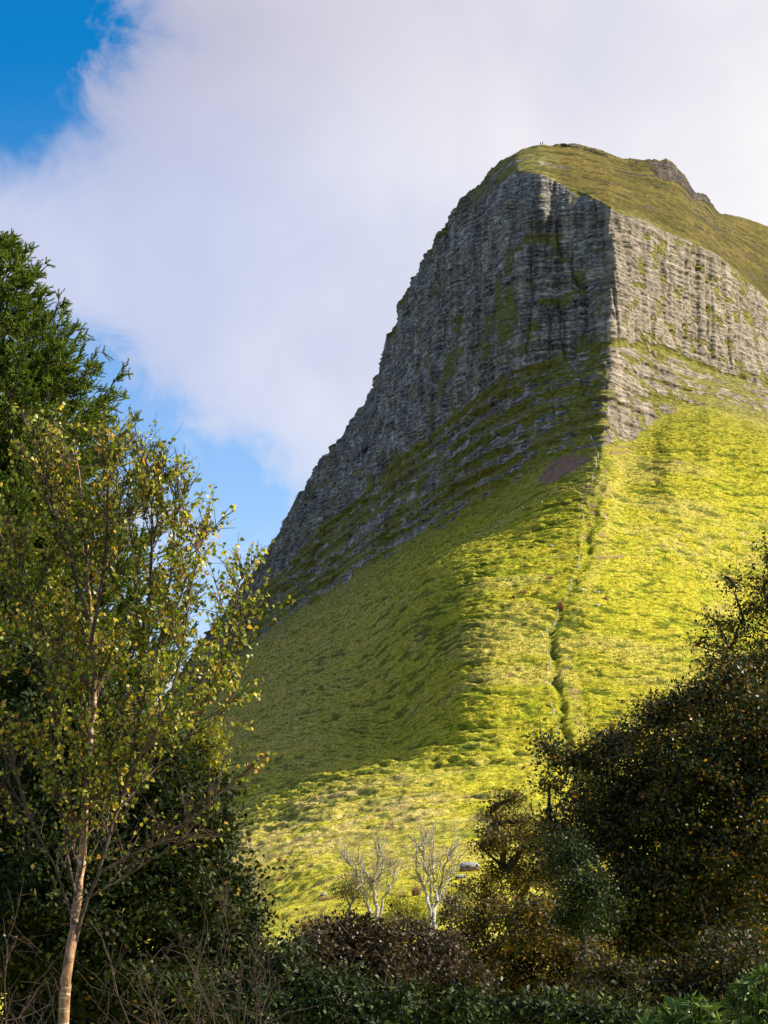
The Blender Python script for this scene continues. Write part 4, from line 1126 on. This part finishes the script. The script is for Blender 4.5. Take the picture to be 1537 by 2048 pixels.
for a in [(1121, 1216, 15, 26, 'tall brown rush clump standing in the fence line'), (1100, 1160, 16, 9, 'brown rush clump left of the fence above the sunlit shoulder'),
          (1046, 1190, 22, 9, 'brown rush clump, wider of the pair on the sunlit grass'), (1076, 1190, 16, 6, 'brown rush clump, smaller of the pair on the sunlit grass'),
          (1028, 1196, 8, 8, 'small pale rush tuft at the left end of the rush row'), (1211, 1198, 14, 9, 'brown rush clump right of the ditch below two sheep'),
          (1157, 1100, 6, 10, 'thin brown rush tuft in the ditch high on the spur'), (1107, 990, 6, 7, 'tiny reddish rush tuft below the bare scar'),
          (655, 1812, 36, 14, 'straw-coloured rush clump beside the flat pale stone'), (700, 1846, 26, 14, 'straw-coloured rush clump just above the scrub'),
          (833, 1796, 20, 26, 'pale upright grass clump between the bare trees'), (560, 1722, 10, 12, 'left pale grass tuft of the loose row on the lower slope'),
          (572, 1726, 9, 10, 'middle pale grass tuft of the loose row on the lower slope'), (585, 1738, 9, 10, 'right pale grass tuft of the loose row on the lower slope'),
          (560, 1760, 14, 10, 'pale grass tuft alone below the loose row'), (806, 1800, 26, 12, 'brown rush clump left of the upright pale clump')]:
    rush(*a)

# ------------------------------------------------------------------ sheep
wool, t = new_mat("wool")
p = t.n('ShaderNodeBsdfPrincipled'); t.l(t.ramp(t.noise(t.n('ShaderNodeTexCoord').outputs['Object'], 9, 3, 0.6), [(0.3, (0.55, 0.50, 0.44)), (0.7, (0.86, 0.82, 0.76))]), p.inputs['Base Color']); p.inputs['Roughness'].default_value = 1
o = t.n('ShaderNodeOutputMaterial'); t.l(p.outputs[0], o.inputs[0])


def skin_body(name, chain, mat, sub=2):
    """chain: list of (parent index, xyz, radius) grown into one continuous skin"""
    me = bpy.data.meshes.new(name)
    me.from_pydata([c[1] for c in chain], [(c[0], i) for i, c in enumerate(chain) if c[0] >= 0], [])
    ob = bpy.data.objects.new(name, me); COL.objects.link(ob)
    sk = ob.modifiers.new('skin', 'SKIN'); sk.use_smooth_shade = True
    for i, c in enumerate(chain):
        me.skin_vertices[0].data[i].radius = (c[2], c[2]) if not isinstance(c[2], tuple) else c[2]
        me.skin_vertices[0].data[i].use_root = (i == 0)
    sb = ob.modifiers.new('sub', 'SUBSURF'); sb.levels = sub; sb.render_levels = sub
    dg = bpy.context.evaluated_depsgraph_get(); ev = ob.evaluated_get(dg)
    m2 = bpy.data.meshes.new_from_object(ev); bpy.data.objects.remove(ob)
    m2.materials.clear(); m2.materials.append(mat)
    return m2


graze = [(-1, (0, 0, 0.62), (0.27, 0.25)), (0, (0.32, 0, 0.62), (0.25, 0.24)), (0, (-0.32, 0, 0.63), (0.26, 0.24)), (2, (-0.50, 0, 0.62), 0.15),
         (1, (0.52, 0, 0.55), 0.15), (4, (0.68, 0, 0.36), 0.10), (5, (0.78, 0, 0.22), 0.085), (6, (0.84, 0, 0.12), 0.055),
         (1, (0.36, 0.13, 0.36), 0.07), (8, (0.36, 0.14, 0.18), 0.04), (9, (0.37, 0.14, 0.0), 0.035), (1, (0.36, -0.13, 0.36), 0.07), (11, (0.35, -0.14, 0.18), 0.04), (12, (0.36, -0.14, 0.0), 0.035),
         (2, (-0.38, 0.13, 0.38), 0.09), (14, (-0.45, 0.14, 0.20), 0.04), (15, (-0.42, 0.14, 0.0), 0.035), (2, (-0.38, -0.13, 0.38), 0.09), (17, (-0.45, -0.14, 0.20), 0.04), (18, (-0.42, -0.14, 0.0), 0.035),
         (3, (-0.60, 0, 0.46), 0.05), (6, (0.72, 0.10, 0.28), 0.03), (6, (0.72, -0.10, 0.28), 0.03)]
lying = [(-1, (0, 0, 0.30), (0.29, 0.27)), (0, (0.34, 0, 0.29), (0.25, 0.25)), (0, (-0.34, 0, 0.29), (0.28, 0.26)), (2, (-0.54, 0, 0.26), 0.15),
         (1, (0.52, 0, 0.44), 0.14), (4, (0.60, 0, 0.58), 0.10), (5, (0.74, 0, 0.56), 0.08), (6, (0.84, 0, 0.50), 0.05),
         (1, (0.42, 0.18, 0.12), 0.06), (8, (0.60, 0.18, 0.05), 0.04), (1, (0.42, -0.18, 0.12), 0.06), (10, (0.60, -0.18, 0.05), 0.04), (2, (-0.30, 0.22, 0.10), 0.08), (12, (-0.10, 0.26, 0.05), 0.04),
         (2, (-0.30, -0.22, 0.10), 0.08), (14, (-0.10, -0.26, 0.05), 0.04), (5, (0.58, 0.12, 0.62), 0.03), (5, (0.58, -0.12, 0.62), 0.03)]
m_graze = skin_body('sheep', graze, wool); m_lie = skin_body('sheep', lying, wool)
for px, py, me_, rz, lab in [(1047, 1015, m_graze, 40, 'white sheep grazing under the cliff, left of the pair below the scar'), (1085, 1009, m_graze, 95, 'white sheep seen end-on, right of the pair below the scar'),
                             (1210, 1041, m_lie, 5, 'white sheep lying among the dark hollows high on the spur'), (1105, 1100, m_lie, 175, 'white sheep lying alone left of the fence'),
                             (1166, 1187, m_lie, 185, 'white sheep lying closest to the ditch'), (1196, 1184, m_graze, 170, 'white sheep grazing just above the brown rush clump'),
                             (1195, 1208, m_lie, 0, 'white sheep lying just below the brown rush clump')]:
    o = bpy.data.objects.new('sheep', me_); COL.objects.link(o)
    b = terrain_at(px, py); o.location = tuple(b + [0, 0, 0.30]); o.rotation_euler = (0, 0, math.radians(rz)); o.scale = (1.15,) * 3
    tag(o, lab, 'sheep', 'sheep scattered on the hillside')

# ------------------------------------------------------------------ walkers on the summit
cloth, t = new_mat("dark_walking_clothes")
p = t.n('ShaderNodeBsdfPrincipled'); p.inputs['Base Color'].default_value = (0.06, 0.045, 0.05, 1); p.inputs['Roughness'].default_value = 0.9
o = t.n('ShaderNodeOutputMaterial'); t.l(p.outputs[0], o.inputs[0])
man = [(-1, (0, 0, 0.95), 0.15), (0, (0, 0, 1.2), 0.15), (1, (0, 0, 1.42), 0.13), (2, (0, 0, 1.52), 0.06), (3, (0, 0, 1.66), 0.105),
       (2, (0.17, 0, 1.42), 0.065), (5, (0.24, 0, 1.15), 0.05), (6, (0.24, -0.06, 0.90), 0.035), (2, (-0.17, 0, 1.42), 0.065), (8, (-0.24, 0, 1.15), 0.05), (9, (-0.24, -0.06, 0.90), 0.035),
       (0, (0.10, 0, 0.88), 0.095), (11, (0.11, -0.02, 0.48), 0.07), (12, (0.11, 0, 0.07), 0.05), (13, (0.11, -0.16, 0.03), 0.04),
       (0, (-0.10, 0, 0.88), 0.095), (15, (-0.11, -0.02, 0.48), 0.07), (16, (-0.11, 0, 0.07), 0.05), (17, (-0.11, -0.16, 0.03), 0.04)]
m_man = skin_body('person', man, cloth)
for px, rz, sc, lab in [(1081, 20, 0.95, 'tiny walker in dark clothes on the summit skyline, the left of two'), (1086, -30, 1.0, 'tiny walker in dark clothes on the summit skyline, the right of two')]:
    c = int(np.argmin(np.abs(cols - px))); r_ = int(np.argmin(np.abs(par - 0.0)))
    o = bpy.data.objects.new('person', m_man); COL.objects.link(o); b = G[r_, c]
    o.location = tuple(b - [0, 0, 0.35]); o.rotation_euler = (0, 0, math.radians(rz)); o.scale = (sc,) * 3
    tag(o, lab, 'person')

# ------------------------------------------------------------------ fences
post_m, t = new_mat("weathered_post")
p = t.n('ShaderNodeBsdfPrincipled'); t.l(t.ramp(t.noise(t.n('ShaderNodeTexCoord').outputs['Object'], 12, 3, 0.6), [(0.3, (0.42, 0.38, 0.34)), (0.7, (0.80, 0.76, 0.70))]), p.inputs['Base Color']); p.inputs['Roughness'].default_value = 0.9
o = t.n('ShaderNodeOutputMaterial'); t.l(p.outputs[0], o.inputs[0])
wire_m, t = new_mat("fence_wire")
p = t.n('ShaderNodeBsdfPrincipled'); p.inputs['Base Color'].default_value = (0.25, 0.25, 0.25, 1); p.inputs['Metallic'].default_value = 0.6; p.inputs['Roughness'].default_value = 0.6
o = t.n('ShaderNodeOutputMaterial'); t.l(p.outputs[0], o.inputs[0])


def fence(label, posts, hpx, wpx):
    B0 = [terrain_at(a, b) for a, b, _ in posts]; root = empty('wire_fence', B0[0], label, 'fence')
    o3 = np.array(B0[0]); tops = []
    for b, (a, c, lean) in zip(B0, posts):
        k = math.hypot(b[0], b[1]) / F
        g = Geo(o3); h = hpx * k * rng.uniform(0.85, 1.2)
        tp = b + np.array([lean * h, 0, h])
        g.tube(np.stack([b - [0, 0, 0.2 * h], (b + tp) / 2, tp]), [wpx * k * 0.55, wpx * k * 0.5, wpx * k * 0.45], 6)
        g.add([tp + np.array([math.cos(w) * wpx * k * .45, math.sin(w) * wpx * k * .45, 0]) for w in (0, 2.09, 4.19)], [[0, 1, 2]])
        g.build('post', post_m, root); tops.append((b, tp))
    g = Geo(o3)
    for f in (0.5, 0.85):
        for (b1, t1_), (b2, t2_) in zip(tops[:-1], tops[1:]):
            g.tube(np.stack([b1 + (t1_ - b1) * f, (b1 + (t1_ - b1) * f + b2 + (t2_ - b2) * f) / 2 - [0, 0, 0.03], b2 + (t2_ - b2) * f]), 0.02, 4)
    g.build('wire', wire_m, root)
fence('tumbledown line of pale fence posts climbing the spur beside the ditch',
      [(1115, 1462, 0.1), (1107, 1426, -0.1), (1109, 1416, 0.05), (1104, 1404, -0.4), (1094, 1368, 0), (1097, 1333, -0.1), (1100, 1322, 0.1), (1097, 1290, -0.25), (1090, 1264, -0.6), (1097, 1256, -0.3),
       (1107, 1242, 0.15), (1110, 1238, 0.2), (1116, 1221, 0.05), (1123, 1214, 0.1), (1141, 1181, 0.1), (1144, 1166, -0.2), (1157, 1134, 0.15), (1159, 1124, 0.0), (1168, 1034, -0.15),
       (1167, 1020, -0.5), (1186, 962, 0.05), (1192, 936, 0.1), (1193, 924, 0), (1196, 912, 0.05), (1185, 880, -0.5)], 11, 2.1)
fence('two pale fence posts at the foot of the slope beside the dark tree', [(556, 1898, 0.02), (589, 1878, -0.12)], 20, 3.2)
gb = terrain_at(918, 1684)
kk_ = gb[1] / F
g = Geo(gb); g.tube(np.stack([gb - [0, 0, 2 * kk_], gb + [0, 0, 6 * kk_], gb + [0, 0, 12 * kk_]]), 1.4 * kk_, 6)
o = g.build('fence_post', post_m); o.location = tuple(gb); tag(o, 'single pale post standing in the grass above the large boulder', 'fence post')
